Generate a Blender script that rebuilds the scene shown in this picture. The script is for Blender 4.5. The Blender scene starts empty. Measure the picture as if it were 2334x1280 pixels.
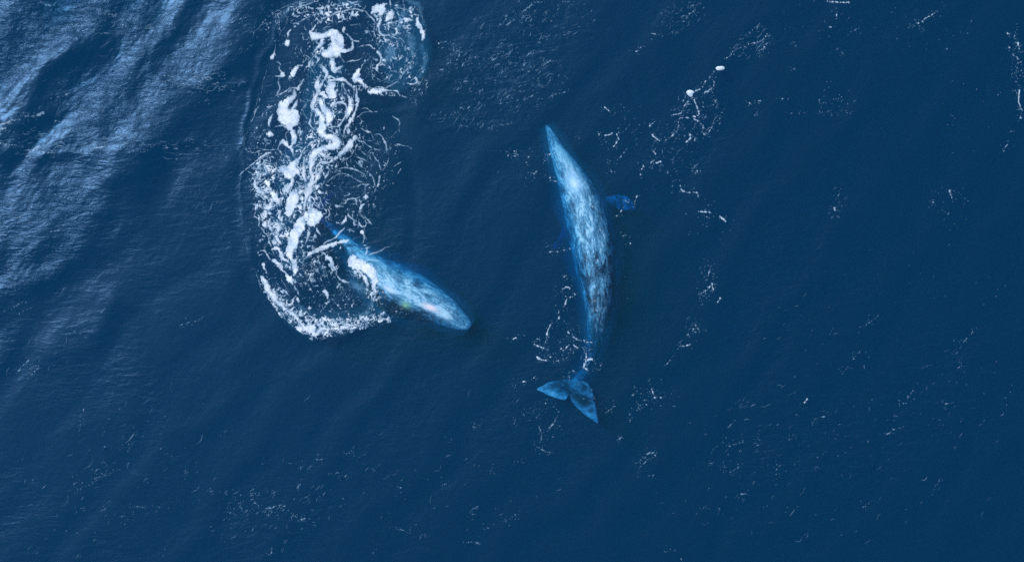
import bpy, math
import numpy as np
from mathutils import Vector

# ------------------------------------------------------------------ camera, sky, sun
scene = bpy.context.scene
C = scene.collection
S = 0.02                      # metres per photo pixel at the sea surface
CAM_H = 60.0
cam_d = bpy.data.cameras.new('camera')
cam = bpy.data.objects.new('camera', cam_d)
C.objects.link(cam)
cam.location = (0, 0, CAM_H)
cam_d.sensor_width = 36
cam_d.lens = 36 * CAM_H / (2334 * S)
cam_d.clip_end = 6000
scene.camera = cam

SUN_EL = math.radians(42)
SUN_AZ = math.atan2(-0.80, 0.60)          # clockwise from +Y
sun_dir = Vector((math.sin(SUN_AZ) * math.cos(SUN_EL), math.cos(SUN_AZ) * math.cos(SUN_EL), math.sin(SUN_EL)))
w = bpy.data.worlds.new('World')
scene.world = w
w.use_nodes = True
nt = w.node_tree
sky = nt.nodes.new('ShaderNodeTexSky')
sky.sky_type = 'NISHITA'
sky.sun_disc = False
sky.sun_elevation = SUN_EL
sky.sun_rotation = SUN_AZ
nt.links.new(sky.outputs[0], nt.nodes['Background'].inputs[0])
nt.nodes['Background'].inputs[1].default_value = 0.12
sl = bpy.data.lights.new('sun', 'SUN')
sl.energy = 3.6
sl.angle = math.radians(0.5)
sl.color = (1.0, 0.97, 0.95)
so = bpy.data.objects.new('sun', sl)
C.objects.link(so)
so.rotation_euler = sun_dir.to_track_quat('Z', 'Y').to_euler()
so.location = (0, 0, 80)
scene.view_settings.view_transform = 'Standard'
scene.view_settings.look = 'None'
scene.view_settings.exposure = 0
scene.view_settings.gamma = 1
scene.cycles.volume_bounces = 1
scene.cycles.transparent_max_bounces = 16
scene.cycles.caustics_reflective = False
scene.cycles.use_denoising = False

# ------------------------------------------------------------------ numpy noise
rng = np.random.default_rng(7)

def gnoise(x, y, seed=0):
    """gradient noise in about -1..1"""
    r = np.random.default_rng(seed)
    n = 256
    ang = r.random((n, n)) * 2 * np.pi
    gx, gy = np.cos(ang), np.sin(ang)
    xi, yi = np.floor(x).astype(np.int64), np.floor(y).astype(np.int64)
    xf, yf = x - xi, y - yi
    u, v = xf * xf * xf * (xf * (xf * 6 - 15) + 10), yf * yf * yf * (yf * (yf * 6 - 15) + 10)
    def g(i, j):
        a, b = (xi + i) % n, (yi + j) % n
        return gx[a, b] * (xf - i) + gy[a, b] * (yf - j)
    a = g(0, 0) * (1 - u) + g(1, 0) * u
    b = g(0, 1) * (1 - u) + g(1, 1) * u
    return (a * (1 - v) + b * v) * 1.5

def fbm(x, y, seed=0, octaves=4, gain=0.5):
    o, a, f, t = 0, 1.0, 1.0, 0
    for k in range(octaves):
        o = o + a * gnoise(x * f + 17.3 * k, y * f - 9.1 * k, seed + k)
        t += a
        a *= gain
        f *= 2.03
    return o / t * 1.3

def worley(x, y, seed=0):
    """F1 and F2 distances of jittered cells"""
    r = np.random.default_rng(seed)
    n = 128
    jx, jy = r.random((n, n)), r.random((n, n))
    xi, yi = np.floor(x).astype(np.int64), np.floor(y).astype(np.int64)
    f1 = np.full(x.shape, 9.0)
    f2 = np.full(x.shape, 9.0)
    for i in (-1, 0, 1):
        for j in (-1, 0, 1):
            a, b = (xi + i) % n, (yi + j) % n
            d = np.hypot(xi + i + jx[a, b] - x, yi + j + jy[a, b] - y)
            f2 = np.minimum(f2, np.maximum(f1, d))
            f1 = np.minimum(f1, d)
    return f1, f2

def W(px, py):
    return (px - 1167.0) * S, (640.0 - py) * S

def smooth(a, b, x):
    t = np.clip((x - a) / (b - a), 0, 1)
    return t * t * (3 - 2 * t)

# ------------------------------------------------------------------ the sea's height (all in photo-pixel units of 2 cm, result in metres)
def ridge(px, py, pts, wid, amp):
    """a long swell crest along a line: steep side towards the sun"""
    d = np.full(px.shape, 1e9)
    for (x0, y0), (x1, y1) in zip(pts[:-1], pts[1:]):
        dx, dy = x1 - x0, y1 - y0
        L2 = dx * dx + dy * dy
        t = np.clip(((px - x0) * dx + (py - y0) * dy) / L2, 0, 1)
        dd = np.hypot(px - x0 - t * dx, py - y0 - t * dy)
        # signed: positive on the lower right side
        side = np.sign((px - x0) * (-dy) + (py - y0) * dx)
        d = np.where(dd < np.abs(d), dd * side, d)
    return amp * np.exp(-(d / wid) ** 2)

RIDGES = [
    ([(560, -20), (520, 110), (440, 190), (330, 260), (250, 360)], 74, 0.20),
    ([(330, 330), (250, 420), (170, 470), (90, 560), (-10, 660)], 64, 0.20),
    ([(130, 120), (60, 250), (-20, 360)], 64, 0.17),
    ([(320, 470), (240, 540), (150, 560)], 50, 0.08),
    ([(250, 690), (200, 750), (120, 790)], 44, 0.10),
    ([(300, 60), (210, 110), (150, 140)], 40, 0.08),
    ([(-30, 352), (90, 352), (200, 350), (330, 340), (460, 330)], 14, 0.055),
    ([(770, -20), (668, 26), (612, 100), (578, 210), (552, 330)], 9, 0.035),
    ([(552, 330), (548, 450), (572, 570), (592, 650)], 7, 0.012),
    ([(830, 232), (930, 262), (1000, 290), (1120, 300)], 5, 0.012),
    ([(870, 215), (960, 250), (1040, 262), (1130, 262)], 5, 0.010),
    ([(340, 175), (420, 200), (520, 205), (560, 190)], 14, 0.05),
    ([(-20, 270), (60, 285), (130, 262)], 13, 0.03),
    ([(200, 50), (270, 40), (340, 62)], 12, 0.02),
]
def calm(px, py):
    """0 in the calm water, 1 in the rough upper left"""
    t = (px * 0.80 + py * 0.62)
    n = gnoise(px / 190.0, py / 150.0, 91) * 90
    a = 1 - smooth(230, 640, t + n)
    return np.clip(a, 0, 1)

def ripple_zone(px, py):
    """where small wind ripples roughen the water"""
    z = 0.16 + 0 * px
    for cx, cy, rx, ry, k in ((1140, 130, 150, 110, .9), (1250, 40, 160, 70, .8), (1550, 40, 90, 45, 1.0),
                              (1715, 95, 70, 40, .9), (1600, 250, 90, 110, .6), (1060, 270, 120, 40, .7),
                              (620, 1160, 170, 80, .45), (1960, 980, 260, 120, .6), (1740, 1030, 160, 90, .6),
                              (2150, 860, 160, 160, .45), (1480, 1180, 120, 60, .4), (120, 1100, 200, 120, .15),
                              (930, 120, 90, 110, .3), (1530, 400, 110, 120, .5)):
        d = ((px - cx) / rx) ** 2 + ((py - cy) / ry) ** 2
        z = np.maximum(z, k * np.exp(-d))
    return np.clip(np.maximum(z * 0.75, calm(px, py) * 0.9), 0, 1)

def sea_h(px, py):
    A = calm(px, py)
    ca, sa = math.cos(math.radians(52)), math.sin(math.radians(52))
    u = px * ca - py * sa          # along the crests (lower left to upper right)
    v = px * sa + py * ca          # across
    wv = v + 48 * gnoise(u / 150, v / 110, 5)
    h = (0.017 + 0.080 * A) * np.sin(wv / 150.0 * 2 * np.pi + 1.4 * gnoise(u / 260, v / 200, 6))
    h = h + (0.010 + 0.06 * A) * fbm(u / 130, v / 66, 11, 3)
    for pts, wd, am in RIDGES:
        h = h + ridge(px + 14 * gnoise(px / 60, py / 60, 8), py + 14 * gnoise(px / 60, py / 60, 9), pts, wd, am)
    z = ripple_zone(px, py)
    f = fbm(u / 26, v / 9, 21, 3)
    h = h + (0.0025 + 0.007 * z) * f
    f2 = 1 - np.abs(fbm(u / 40, v / 15, 31, 2)) * 2
    h = h + (0.001 + 0.010 * A) * np.maximum(f2, 0) ** 2
    # the rounded shoulder of the whirl of water round the diving whale
    d = np.hypot((px - 740) / 215, (py - 480) / 330)
    h = h - 0.02 * np.exp(-((d - 0.95) / 0.08) ** 2)
    return h

# ------------------------------------------------------------------ helpers
def tag(o, **k):
    for a, b in k.items():
        o[a] = b
    return o

def mesh_np(name, verts, faces, mat, attrs=None, smooth_shade=True):
    me = bpy.data.meshes.new(name)
    verts = np.asarray(verts, dtype=np.float32)
    faces = np.asarray(faces, dtype=np.int32)
    k = faces.shape[1]
    me.vertices.add(len(verts))
    me.vertices.foreach_set('co', verts.ravel())
    me.loops.add(faces.size)
    me.loops.foreach_set('vertex_index', faces.ravel())
    me.polygons.add(len(faces))
    me.polygons.foreach_set('loop_start', np.arange(len(faces), dtype=np.int32) * k)
    me.polygons.foreach_set('use_smooth', np.full(len(faces), smooth_shade))
    me.update(calc_edges=True)
    me.validate()
    for an, av in (attrs or {}).items():
        av = np.asarray(av, dtype=np.float32)
        if av.ndim == 1:
            at = me.attributes.new(an, 'FLOAT', 'POINT')
            at.data.foreach_set('value', av)
        else:
            at = me.attributes.new(an, 'FLOAT_VECTOR', 'POINT')
            at.data.foreach_set('vector', av.ravel())
    me.materials.append(mat)
    o = bpy.data.objects.new(name, me)
    C.objects.link(o)
    return o

class NT:
    def __init__(self, name):
        self.m = bpy.data.materials.new(name)
        self.m.use_nodes = True
        self.t = self.m.node_tree
        self.t.nodes.clear()
        self.out = self.t.nodes.new('ShaderNodeOutputMaterial')
    def n(self, kind, **kw):
        nd = self.t.nodes.new('ShaderNode' + kind)
        for a, b in kw.items():
            if a.startswith('i_'):
                continue
            setattr(nd, a, b)
        return nd
    def l(self, a, b):
        self.t.links.new(a, b)
    def math(self, op, a, b=None, clamp=False):
        nd = self.n('Math', operation=op, use_clamp=clamp)
        for i, v in enumerate((a, b)):
            if v is None:
                continue
            if isinstance(v, (int, float)):
                nd.inputs[i].default_value = v
            else:
                self.l(v, nd.inputs[i])
        return nd.outputs[0]
    def ramp(self, fac, stops):
        nd = self.n('ValToRGB')
        e = nd.color_ramp.elements
        while len(e) < len(stops):
            e.new(0.5)
        for el, (p, c) in zip(e, stops):
            el.position = p
            el.color = (*c, 1) if len(c) == 3 else c
        self.l(fac, nd.inputs[0])
        return nd.outputs[0]
    def attr(self, name):
        return self.n('Attribute', attribute_name=name)
    def noise(self, vec, scale, detail=4, rough=0.55, dist=0.0):
        nd = self.n('TexNoise')
        nd.inputs['Scale'].default_value = scale
        nd.inputs['Detail'].default_value = detail
        nd.inputs['Roughness'].default_value = rough
        nd.inputs['Distortion'].default_value = dist
        if vec is not None:
            self.l(vec, nd.inputs['Vector'])
        return nd.outputs['Fac']
    def mapping(self, vec, scale, rot=(0, 0, 0)):
        nd = self.n('Mapping')
        nd.inputs['Scale'].default_value = scale
        nd.inputs['Rotation'].default_value = rot
        self.l(vec, nd.inputs['Vector'])
        return nd.outputs[0]
    def mixc(self, fac, a, b, mode='MIX'):
        nd = self.n('Mix', data_type='RGBA', blend_type=mode)
        for s, v in ((nd.inputs[0], fac), (nd.inputs[6], a), (nd.inputs[7], b)):
            if isinstance(v, (int, float)):
                s.default_value = v
            elif isinstance(v, tuple):
                s.default_value = (*v, 1)
            else:
                self.l(v, s)
        return nd.outputs[2]

# ------------------------------------------------------------------ materials
def mat_water_body():
    b = NT('water_body')
    # absorption and scattering coefficients per metre
    sc, ab = (0.006, 0.122, 0.124), (2.0, 0.58, 0.19)
    m = max(sc)
    vs = b.n('VolumeScatter')
    vs.inputs['Color'].default_value = (sc[0] / m, sc[1] / m, sc[2] / m, 1)
    vs.inputs['Density'].default_value = m
    va = b.n('VolumeAbsorption')
    d = 2.1
    va.inputs['Color'].default_value = (1 - ab[0] / d, 1 - ab[1] / d, 1 - ab[2] / d, 1)
    va.inputs['Density'].default_value = d
    ad = b.n('AddShader')
    b.l(vs.outputs[0], ad.inputs[0])
    b.l(va.outputs[0], ad.inputs[1])
    b.l(ad.outputs[0], b.out.inputs['Volume'])
    b.m.cycles.homogeneous_volume = True
    return b.m

def mat_sea():
    b = NT('sea_surface')
    tc = b.n('TexCoord')
    rz = b.attr('ripple')
    v1 = b.mapping(tc.outputs['Object'], (1.0, 3.2, 1.0), (0, 0, math.radians(-48)))
    n1 = b.noise(v1, 1.15, 4, 0.60, 0.8)
    n2 = b.noise(b.mapping(tc.outputs['Object'], (1.3, 3.0, 1.0), (0, 0, math.radians(-30))), 6.0, 4, 0.6, 0.4)
    hs = b.math('ADD', b.math('MULTIPLY', n1, 0.095), b.math('MULTIPLY', n2, 0.010))
    bp = b.n('Bump')
    bp.inputs['Distance'].default_value = 1.0
    gust = b.ramp(b.noise(tc.outputs['Object'], 0.13, 3, 0.55, 0.8), [(0.38, (0.25,) * 3), (0.62, (1.5,) * 3)])
    b.l(b.math('MULTIPLY', b.math('ADD', b.math('MULTIPLY', rz.outputs['Fac'], 1.0), 0.17), gust), bp.inputs['Strength'])
    b.l(hs, bp.inputs['Height'])
    gl = b.n('BsdfGlossy')
    gl.inputs['Color'].default_value = (0.26, 0.53, 0.95, 1)
    gl.inputs['Roughness'].default_value = 0.37
    b.l(bp.outputs[0], gl.inputs['Normal'])
    # Schlick reflectance, the same from both sides of the surface
    geo = b.n('NewGeometry')
    dt = b.n('VectorMath', operation='DOT_PRODUCT')
    b.l(bp.outputs[0], dt.inputs[0])
    b.l(geo.outputs['Incoming'], dt.inputs[1])
    c = b.math('SUBTRACT', 1.0, b.math('ABSOLUTE', dt.outputs['Value']), clamp=True)
    fr = b.math('ADD', b.math('MULTIPLY', b.math('POWER', c, 5.0), 0.94), 0.052)
    tr = b.n('BsdfTransparent')
    mx = b.n('MixShader')
    b.l(fr, mx.inputs[0])
    b.l(tr.outputs[0], mx.inputs[1])
    b.l(gl.outputs[0], mx.inputs[2])
    b.l(mx.outputs[0], b.out.inputs['Surface'])
    return b.m

def mat_foam():
    b = NT('foam')
    th = b.attr('thick')
    tc = b.n('TexCoord')
    n = b.noise(tc.outputs['Object'], 7.0, 5, 0.65)
    df = b.n('BsdfDiffuse')
    col = b.ramp(b.math('MULTIPLY', b.math('ADD', n, b.noise(tc.outputs['Object'], 1.6, 3, 0.6)), 0.5), [(0.38, (0.52, 0.68, 0.86)), (0.56, (0.82, 0.90, 0.98))])
    # thin foam is wet bubbles with blue water showing through it
    col = b.mixc(b.math('MULTIPLY', b.math('SUBTRACT', 0.95, th.outputs['Fac'], clamp=True), 1.1, clamp=True), col, (0.30, 0.60, 0.86))
    b.l(col, df.inputs['Color'])
    bp = b.n('Bump')
    bp.inputs['Strength'].default_value = 0.3
    bp.inputs['Distance'].default_value = 0.03
    b.l(n, bp.inputs['Height'])
    b.l(bp.outputs[0], df.inputs['Normal'])
    tr = b.n('BsdfTransparent')
    n2 = b.noise(tc.outputs['Object'], 14.0, 3, 0.6)
    fac = b.math('MULTIPLY', th.outputs['Fac'], b.math('ADD', b.math('MULTIPLY', n2, 0.9), 0.55), clamp=True)
    mx = b.n('MixShader')
    b.l(fac, mx.inputs[0])
    b.l(tr.outputs[0], mx.inputs[1])
    b.l(df.outputs[0], mx.inputs[2])
    b.l(mx.outputs[0], b.out.inputs['Surface'])
    return b.m

def mat_skin(name, cfg):
    """mottled wet whale skin; 'body' = (metres along, metres across, tone)"""
    b = NT(name)
    at = b.attr('body')
    sep = b.n('SeparateXYZ')
    b.l(at.outputs['Vector'], sep.inputs[0])
    cmb = b.n('CombineXYZ')
    b.l(sep.outputs[0], cmb.inputs[0])
    b.l(sep.outputs[1], cmb.inputs[1])
    vec = cmb.outputs[0]
    tone = sep.outputs[2]
    big = b.noise(b.mapping(vec, (0.8, 1.5, 1)), 1.3, 4, 0.6, 1.0)
    streak = b.noise(b.mapping(vec, (0.9, 2.9, 1)), 1.5, 4, 0.6, 1.1)
    fine = b.noise(b.mapping(vec, (2.2, 5.0, 1)), 3.2, 4, 0.6, 0.5)
    base = b.math('ADD', b.math('MULTIPLY', b.math('SUBTRACT', big, 0.5), cfg['big']),
                  b.math('MULTIPLY', b.math('SUBTRACT', streak, 0.5), cfg['streak']))
    base = b.math('ADD', base, b.math('MULTIPLY', b.math('SUBTRACT', fine, 0.5), cfg['fine']))
    base = b.math('ADD', base, tone, clamp=True)
    col = b.ramp(base, cfg['ramp'])
    # small barnacle spots
    vor = b.n('TexVoronoi')
    vor.inputs['Scale'].default_value = 3.2
    b.l(b.mapping(vec, (0.8, 1.5, 1)), vor.inputs['Vector'])
    sp = b.math('MULTIPLY', b.math('LESS_THAN', vor.outputs['Distance'], 0.16),
                b.math('GREATER_THAN', b.noise(vec, 1.3, 2, 0.5), 0.52))
    col = b.mixc(b.math('MULTIPLY', sp, cfg['spots']), col, (0.55, 0.72, 0.88))
    for (s, u, rs, ru, c, k) in cfg['patches']:
        dx = b.math('DIVIDE', b.math('SUBTRACT', sep.outputs[0], s), rs)
        dy = b.math('DIVIDE', b.math('SUBTRACT', sep.outputs[1], u), ru)
        d = b.math('ADD', b.math('MULTIPLY', dx, dx), b.math('MULTIPLY', dy, dy))
        d = b.math('ADD', d, b.math('MULTIPLY', b.math('SUBTRACT', fine, 0.5), 1.3))
        f = b.math('MULTIPLY', b.math('POWER', 2.718, b.math('MULTIPLY', d, -1.6)), k, clamp=True)
        col = b.mixc(f, col, c)
    p = b.n('BsdfPrincipled')
    b.l(col, p.inputs['Base Color'])
    p.inputs['Roughness'].default_value = 0.45
    p.inputs['Specular IOR Level'].default_value = 0.25
    bp = b.n('Bump')
    bp.inputs['Strength'].default_value = 0.35
    bp.inputs['Distance'].default_value = 0.06
    b.l(fine, bp.inputs['Height'])
    b.l(bp.outputs[0], p.inputs['Normal'])
    b.l(p.outputs[0], b.out.inputs['Surface'])
    return b.m

M_FOAM = mat_foam()

# ------------------------------------------------------------------ the water: a body of blue water under a rippled surface
def grid_axis(a, b, step, far):
    core = np.arange(a, b + 1e-6, step)
    out, d = [], step
    x = b
    while x < far:
        d *= 1.35
        x = x + d
        out.append(x)
    out = np.array(out)
    lo = a - (out - b)
    return np.concatenate([lo[::-1], core, out])

gx = grid_axis(-60, 2394, 3.0, 150000)
gy = grid_axis(-60, 1340, 3.0, 150000)
PX, PY = np.meshgrid(gx, gy)
H = sea_h(PX, PY)
edge = np.exp(-(np.maximum(0, np.maximum(np.abs(PX - 1167) - 2500, np.abs(PY - 640) - 2500)) / 3000) ** 2)
H = H * edge
X, Y = W(PX, PY)
nx, ny = len(gx), len(gy)
idx = np.arange(nx * ny).reshape(ny, nx)
F = np.stack([idx[1:, :-1].ravel(), idx[1:, 1:].ravel(), idx[:-1, 1:].ravel(), idx[:-1, :-1].ravel()], 1)
V = np.stack([X.ravel(), Y.ravel(), H.ravel()], 1)
sea = mesh_np('sea_surface', V, F, mat_sea(), {'ripple': ripple_zone(PX, PY).ravel()})
tag(sea, kind='structure', label='rippled deep blue sea surface seen from above')

bx = 2900.0
vb = [(-bx, -bx, -70), (bx, -bx, -70), (bx, bx, -70), (-bx, bx, -70), (-bx, -bx, 0), (bx, -bx, 0), (bx, bx, 0), (-bx, bx, 0)]
fb = [(0, 3, 2, 1), (4, 5, 6, 7), (0, 1, 5, 4), (1, 2, 6, 5), (2, 3, 7, 6), (3, 0, 4, 7)]
body = mesh_np('sea_water', vb, fb, mat_water_body(), None, False)
tag(body, kind='structure', label='deep blue sea water under the surface')

# ------------------------------------------------------------------ whales
def catmull(P, n):
    P = np.asarray(P, float)
    out = []
    Q = np.vstack([2 * P[0] - P[1], P, 2 * P[-1] - P[-2]])
    for i in range(1, len(Q) - 2):
        for t in np.linspace(0, 1, n, endpoint=False):
            a, b_, c, d = Q[i - 1], Q[i], Q[i + 1], Q[i + 2]
            out.append(0.5 * ((2 * b_) + (-a + c) * t + (2 * a - 5 * b_ + 4 * c - d) * t * t + (-a + 3 * b_ - 3 * c + d) * t ** 3))
    out.append(Q[-2])
    return np.array(out)

def loft(path, nring=36):
    """path rows: x, y, half width, top z, height ratio (metres). Closed loft."""
    n = len(path)
    tan = np.gradient(path[:, :2], axis=0)
    tan /= np.linalg.norm(tan, axis=1)[:, None]
    nor = np.stack([tan[:, 1], -tan[:, 0]], 1)
    V, F = [], []
    for i in range(n):
        x, y, hw, zt, hr = path[i]
        hh = hw * hr
        zc = zt - hh
        for k in range(nring):
            a = 2 * np.pi * k / nring
            c, s = math.cos(a), math.sin(a)
            # slightly keeled back, rounded belly
            cc = np.sign(c) * abs(c) ** 0.92
            ss = np.sign(s) * abs(s) ** (1.05 if s > 0 else 0.9)
            V.append((x + nor[i, 0] * hw * cc, y + nor[i, 1] * hw * cc, zc + hh * ss))
    for i in range(n - 1):
        for k in range(nring):
            k2 = (k + 1) % nring
            F.append((i * nring + k, i * nring + k2, (i + 1) * nring + k2, (i + 1) * nring + k))
    for i, sgn in ((0, 1), (n - 1, -1)):
        cen = len(V)
        V.append(tuple(np.mean(V[i * nring:(i + 1) * nring], axis=0)))
        for k in range(nring):
            k2 = (k + 1) % nring
            f = (i * nring + k2, i * nring + k, cen)
            F.append(f if sgn > 0 else f[::-1])
    return V, F

def blade(outline, z_of, thick, n=26):
    """a flat fin: outline polygon (world xy), lens-shaped thickness"""
    P = np.asarray(outline, float)
    P = catmull(np.vstack([P, P[:1]]), 5)[:-1]
    cen = P.mean(axis=0)
    V, F = [], []
    m = len(P)
    rings = [1.0, 0.9, 0.7, 0.45, 0.2]
    for side in (1, -1):
        base = len(V)
        for r in rings:
            for p in P:
                q = cen + (p - cen) * r
                z = z_of(q[0], q[1])
                V.append((q[0], q[1], z + side * thick * math.sqrt(max(0.0, 1 - r * r * 0.98))))
        V.append((cen[0], cen[1], z_of(*cen) + side * thick))
        last = len(V) - 1
        for j in range(len(rings) - 1):
            for k in range(m):
                k2 = (k + 1) % m
                f = (base + j * m + k, base + j * m + k2, base + (j + 1) * m + k2, base + (j + 1) * m + k)
                F.append(f if side > 0 else f[::-1])
        for k in range(m):
            k2 = (k + 1) % m
            f = (base + 4 * m + k, base + 4 * m + k2, last)
            F.append(f if side > 0 else f[::-1])
    b2 = len(rings) * m + 1
    for k in range(m):
        k2 = (k + 1) % m
        F.append((k2, k, b2 + k, b2 + k2))
    return V, F

WHALES = []
def build_whale(name, stations, fins, mat, tone_fn, label):
    """stations: px, py, half width px, top z m, height ratio"""
    st = np.array(stations, float)
    path = catmull(st, 8)
    k = (CAM_H - path[:, 3] * 0.6) / CAM_H
    wx, wy = W(1167 + (path[:, 0] - 1167) * k, 640 + (path[:, 1] - 640) * k)
    P = np.stack([wx, wy, np.maximum(path[:, 2], 0.6) * S, path[:, 3], path[:, 4]], 1)
    s = np.concatenate([[0], np.cumsum(np.hypot(np.diff(P[:, 0]), np.diff(P[:, 1])))])
    # knuckles along the ridge of the tail stock
    L = s[-1]
    kn = smooth(0.60 * L, 0.66 * L, s) * (1 - smooth(0.88 * L, 0.93 * L, s))
    P[:, 3] += 0.035 * kn * np.abs(np.sin(s * math.pi / 0.42))
    V, F = loft(P)
    parts = [(V, F)]
    for outline, zf, th in fins:
        wo = []
        for (x, y) in outline:
            wo.append(W(x, y))
        parts.append(blade(wo, zf, th))
    me = bpy.data.meshes.new(name + '_raw')
    AV, AF = [], []
    for v, f in parts:
        o = len(AV)
        AV += v
        AF += [tuple(i + o for i in q) for q in f]
    me.from_pydata(AV, [], AF)
    me.update()
    tmp = bpy.data.objects.new(name + '_raw', me)
    C.objects.link(tmp)
    rm = tmp.modifiers.new('r', 'REMESH')
    rm.mode = 'VOXEL'
    rm.voxel_size = 0.035
    rm.use_smooth_shade = True
    sm = tmp.modifiers.new('s', 'SMOOTH')
    sm.factor = 0.5
    sm.iterations = 3
    dg = bpy.context.evaluated_depsgraph_get()
    new = bpy.data.meshes.new_from_object(tmp.evaluated_get(dg))
    bpy.data.objects.remove(tmp)
    new.name = name
    n = len(new.vertices)
    co = np.empty(n * 3, dtype=np.float32)
    new.vertices.foreach_get('co', co)
    co = co.reshape(n, 3)
    # body coordinates
    best = np.full(n, 1e9)
    sv, uv, hwv = np.zeros(n), np.zeros(n), np.zeros(n)
    for i in range(len(P) - 1):
        ax, ay = P[i, :2]
        dx, dy = P[i + 1, 0] - ax, P[i + 1, 1] - ay
        L2 = dx * dx + dy * dy + 1e-12
        t = np.clip(((co[:, 0] - ax) * dx + (co[:, 1] - ay) * dy) / L2, 0, 1)
        ex, ey = co[:, 0] - ax - t * dx, co[:, 1] - ay - t * dy
        d = np.hypot(ex, ey)
        m = d < best
        best = np.where(m, d, best)
        side = np.sign(ex * dy - ey * dx)
        sv = np.where(m, s[i] + t * (s[i + 1] - s[i]), sv)
        uv = np.where(m, d * side, uv)
        hwv = np.where(m, P[i, 2], hwv)
    # across coordinate runs down the flank too
    uv = uv + np.sign(uv) * np.maximum(0, -co[:, 2] - 0.2) * 0.6
    tone = tone_fn(sv, uv, hwv, co, L)
    tail = (sv > 0.95 * L) & (best > 0)
    sv = np.where(tail, co[:, 0] * 0.45 + 40, sv)
    uv = np.where(tail, co[:, 1] * 0.30 + 3, uv)
    at = new.attributes.new('body', 'FLOAT_VECTOR', 'POINT')
    at.data.foreach_set('vector', np.stack([sv, uv, tone], 1).astype(np.float32).ravel())
    new.materials.clear()
    new.materials.append(mat)
    for p in new.polygons:
        p.use_smooth = True
    o = bpy.data.objects.new(name, new)
    C.objects.link(o)
    tag(o, label=label, category='whale', group='grey whales swimming at the surface')
    WHALES.append(P)
    return o

def whale_top(x, y):
    """height of the whales' backs over world x, y (or -9)"""
    out = np.full(x.shape, -9.0)
    for P in WHALES:
        for i in range(0, len(P) - 1, 2):
            d = np.hypot(x - P[i, 0], y - P[i, 1]) / (P[i, 2] + 1e-6)
            z = P[i, 3] - P[i, 2] * P[i, 4] * (1 - np.sqrt(np.clip(1 - d * d, 0, 1)))
            out = np.maximum(out, np.where(d < 1, z, -9.0))
    return out

RAMP = [(0.0, (0.004, 0.026, 0.055)), (0.28, (0.010, 0.055, 0.125)), (0.5, (0.035, 0.15, 0.28)), (0.72, (0.07, 0.26, 0.46)), (0.9, (0.15, 0.41, 0.63)), (1.0, (0.30, 0.58, 0.80))]

# --- the whole whale in the middle, swimming up the picture
swim = [  # px, py, half width, top z, height ratio
    (1245, 284, 2.5, -0.32, 0.8), (1250, 294, 6.5, -0.28, 0.8), (1259, 314, 12, -0.22, 0.8), (1270, 340, 18, -0.15, 0.8),
    (1286, 372, 26, -0.06, 0.85), (1303, 403, 34, 0.02, 0.88), (1319, 438, 43, 0.08, 0.92), (1335, 480, 50, 0.11, 0.95),
    (1348, 525, 53, 0.12, 0.98), (1357, 570, 52, 0.12, 0.98), (1363, 615, 48, 0.11, 0.98), (1366, 655, 41, 0.09, 1.0),
    (1366, 700, 32, 0.04, 1.0), (1363, 740, 24, -0.12, 1.05), (1358, 780, 18, -0.38, 1.1), (1349, 815, 13, -0.62, 1.2),
    (1336, 845, 10.5, -0.70, 1.2), (1321, 866, 12, -0.58, 0.9), (1309, 884, 14, -0.42, 0.5), (1303, 893, 9, -0.36, 0.35)]
fl_z = lambda x, y: -0.40 - 0.02 * math.sin(x * 3)
fluke_l = [(1312, 868), (1285, 865), (1255, 870), (1236, 880), (1222, 888), (1236, 895), (1255, 905), (1278, 912), (1290, 913), (1297, 903), (1306, 890)]
fluke_r = [(1306, 866), (1325, 866), (1340, 874), (1352, 893), (1358, 918), (1363, 945), (1366, 964), (1360, 965), (1345, 955), (1328, 943), (1312, 928), (1303, 914), (1300, 898)]
def zfin_r(x, y):
    return -0.95 - 0.15 * abs(x - 5.4)
def zfin_l(x, y):
    return -2.1
flip_r = [(1358, 438), (1385, 444), (1410, 440), (1438, 446), (1450, 462), (1456, 476), (1440, 477), (1422, 478), (1404, 470), (1385, 462), (1360, 460)]
flip_l = [(1310, 468), (1298, 490), (1284, 520), (1268, 548), (1264, 562), (1274, 566), (1288, 556), (1302, 532), (1318, 500)]
def tone_swim(s, u, hw, co, L):
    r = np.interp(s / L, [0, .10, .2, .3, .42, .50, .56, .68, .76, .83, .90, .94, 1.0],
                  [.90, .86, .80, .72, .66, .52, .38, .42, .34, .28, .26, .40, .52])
    r = r - 0.16 * smooth(0.2, 0.9, -u / np.maximum(hw, .1)) * (s > 0.2 * L) * (s < 0.9 * L)  # right flank darker: the side away from the sun, painted into the tone
    fin = np.abs(u) > hw * 1.15 + 0.02
    r = np.where(fin & (s < 0.5 * L), 0.47, r)
    # flukes: pale trailing edge and tips
    px, py = co[:, 0] / S + 1167, 640 - co[:, 1] / S
    fl = (py > 862) & (s > 0.85 * L)
    tr = np.minimum(np.abs((py - (888 + (px - 1222) * 0.36)) / 1.06), 60)
    tl = np.abs((py - (912 + (px - 1297) * 0.80)) / 1.28)
    e = np.where(px < 1300, np.exp(-(tr / 13) ** 2), np.exp(-(tl / 9) ** 2))
    er = np.exp(-((px - (1342 + (py - 880) * 0.30)) / 7) ** 2) * (px > 1325)
    dark = np.exp(-(((px - 1333) / 9) ** 2 + ((py - 917) / 11) ** 2))
    f = 0.40 + 0.34 * e + 0.18 * er - 0.35 * dark
    return np.where(fl, f, r)
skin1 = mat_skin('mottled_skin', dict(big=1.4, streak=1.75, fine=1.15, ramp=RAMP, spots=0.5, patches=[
    (2.95, -0.02, 0.70, 0.50, (0.24, 0.54, 0.84), 0.75), (3.0, 0.0, 0.28, 0.22, (0.62, 0.86, 1.0), 0.55)]))
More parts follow.
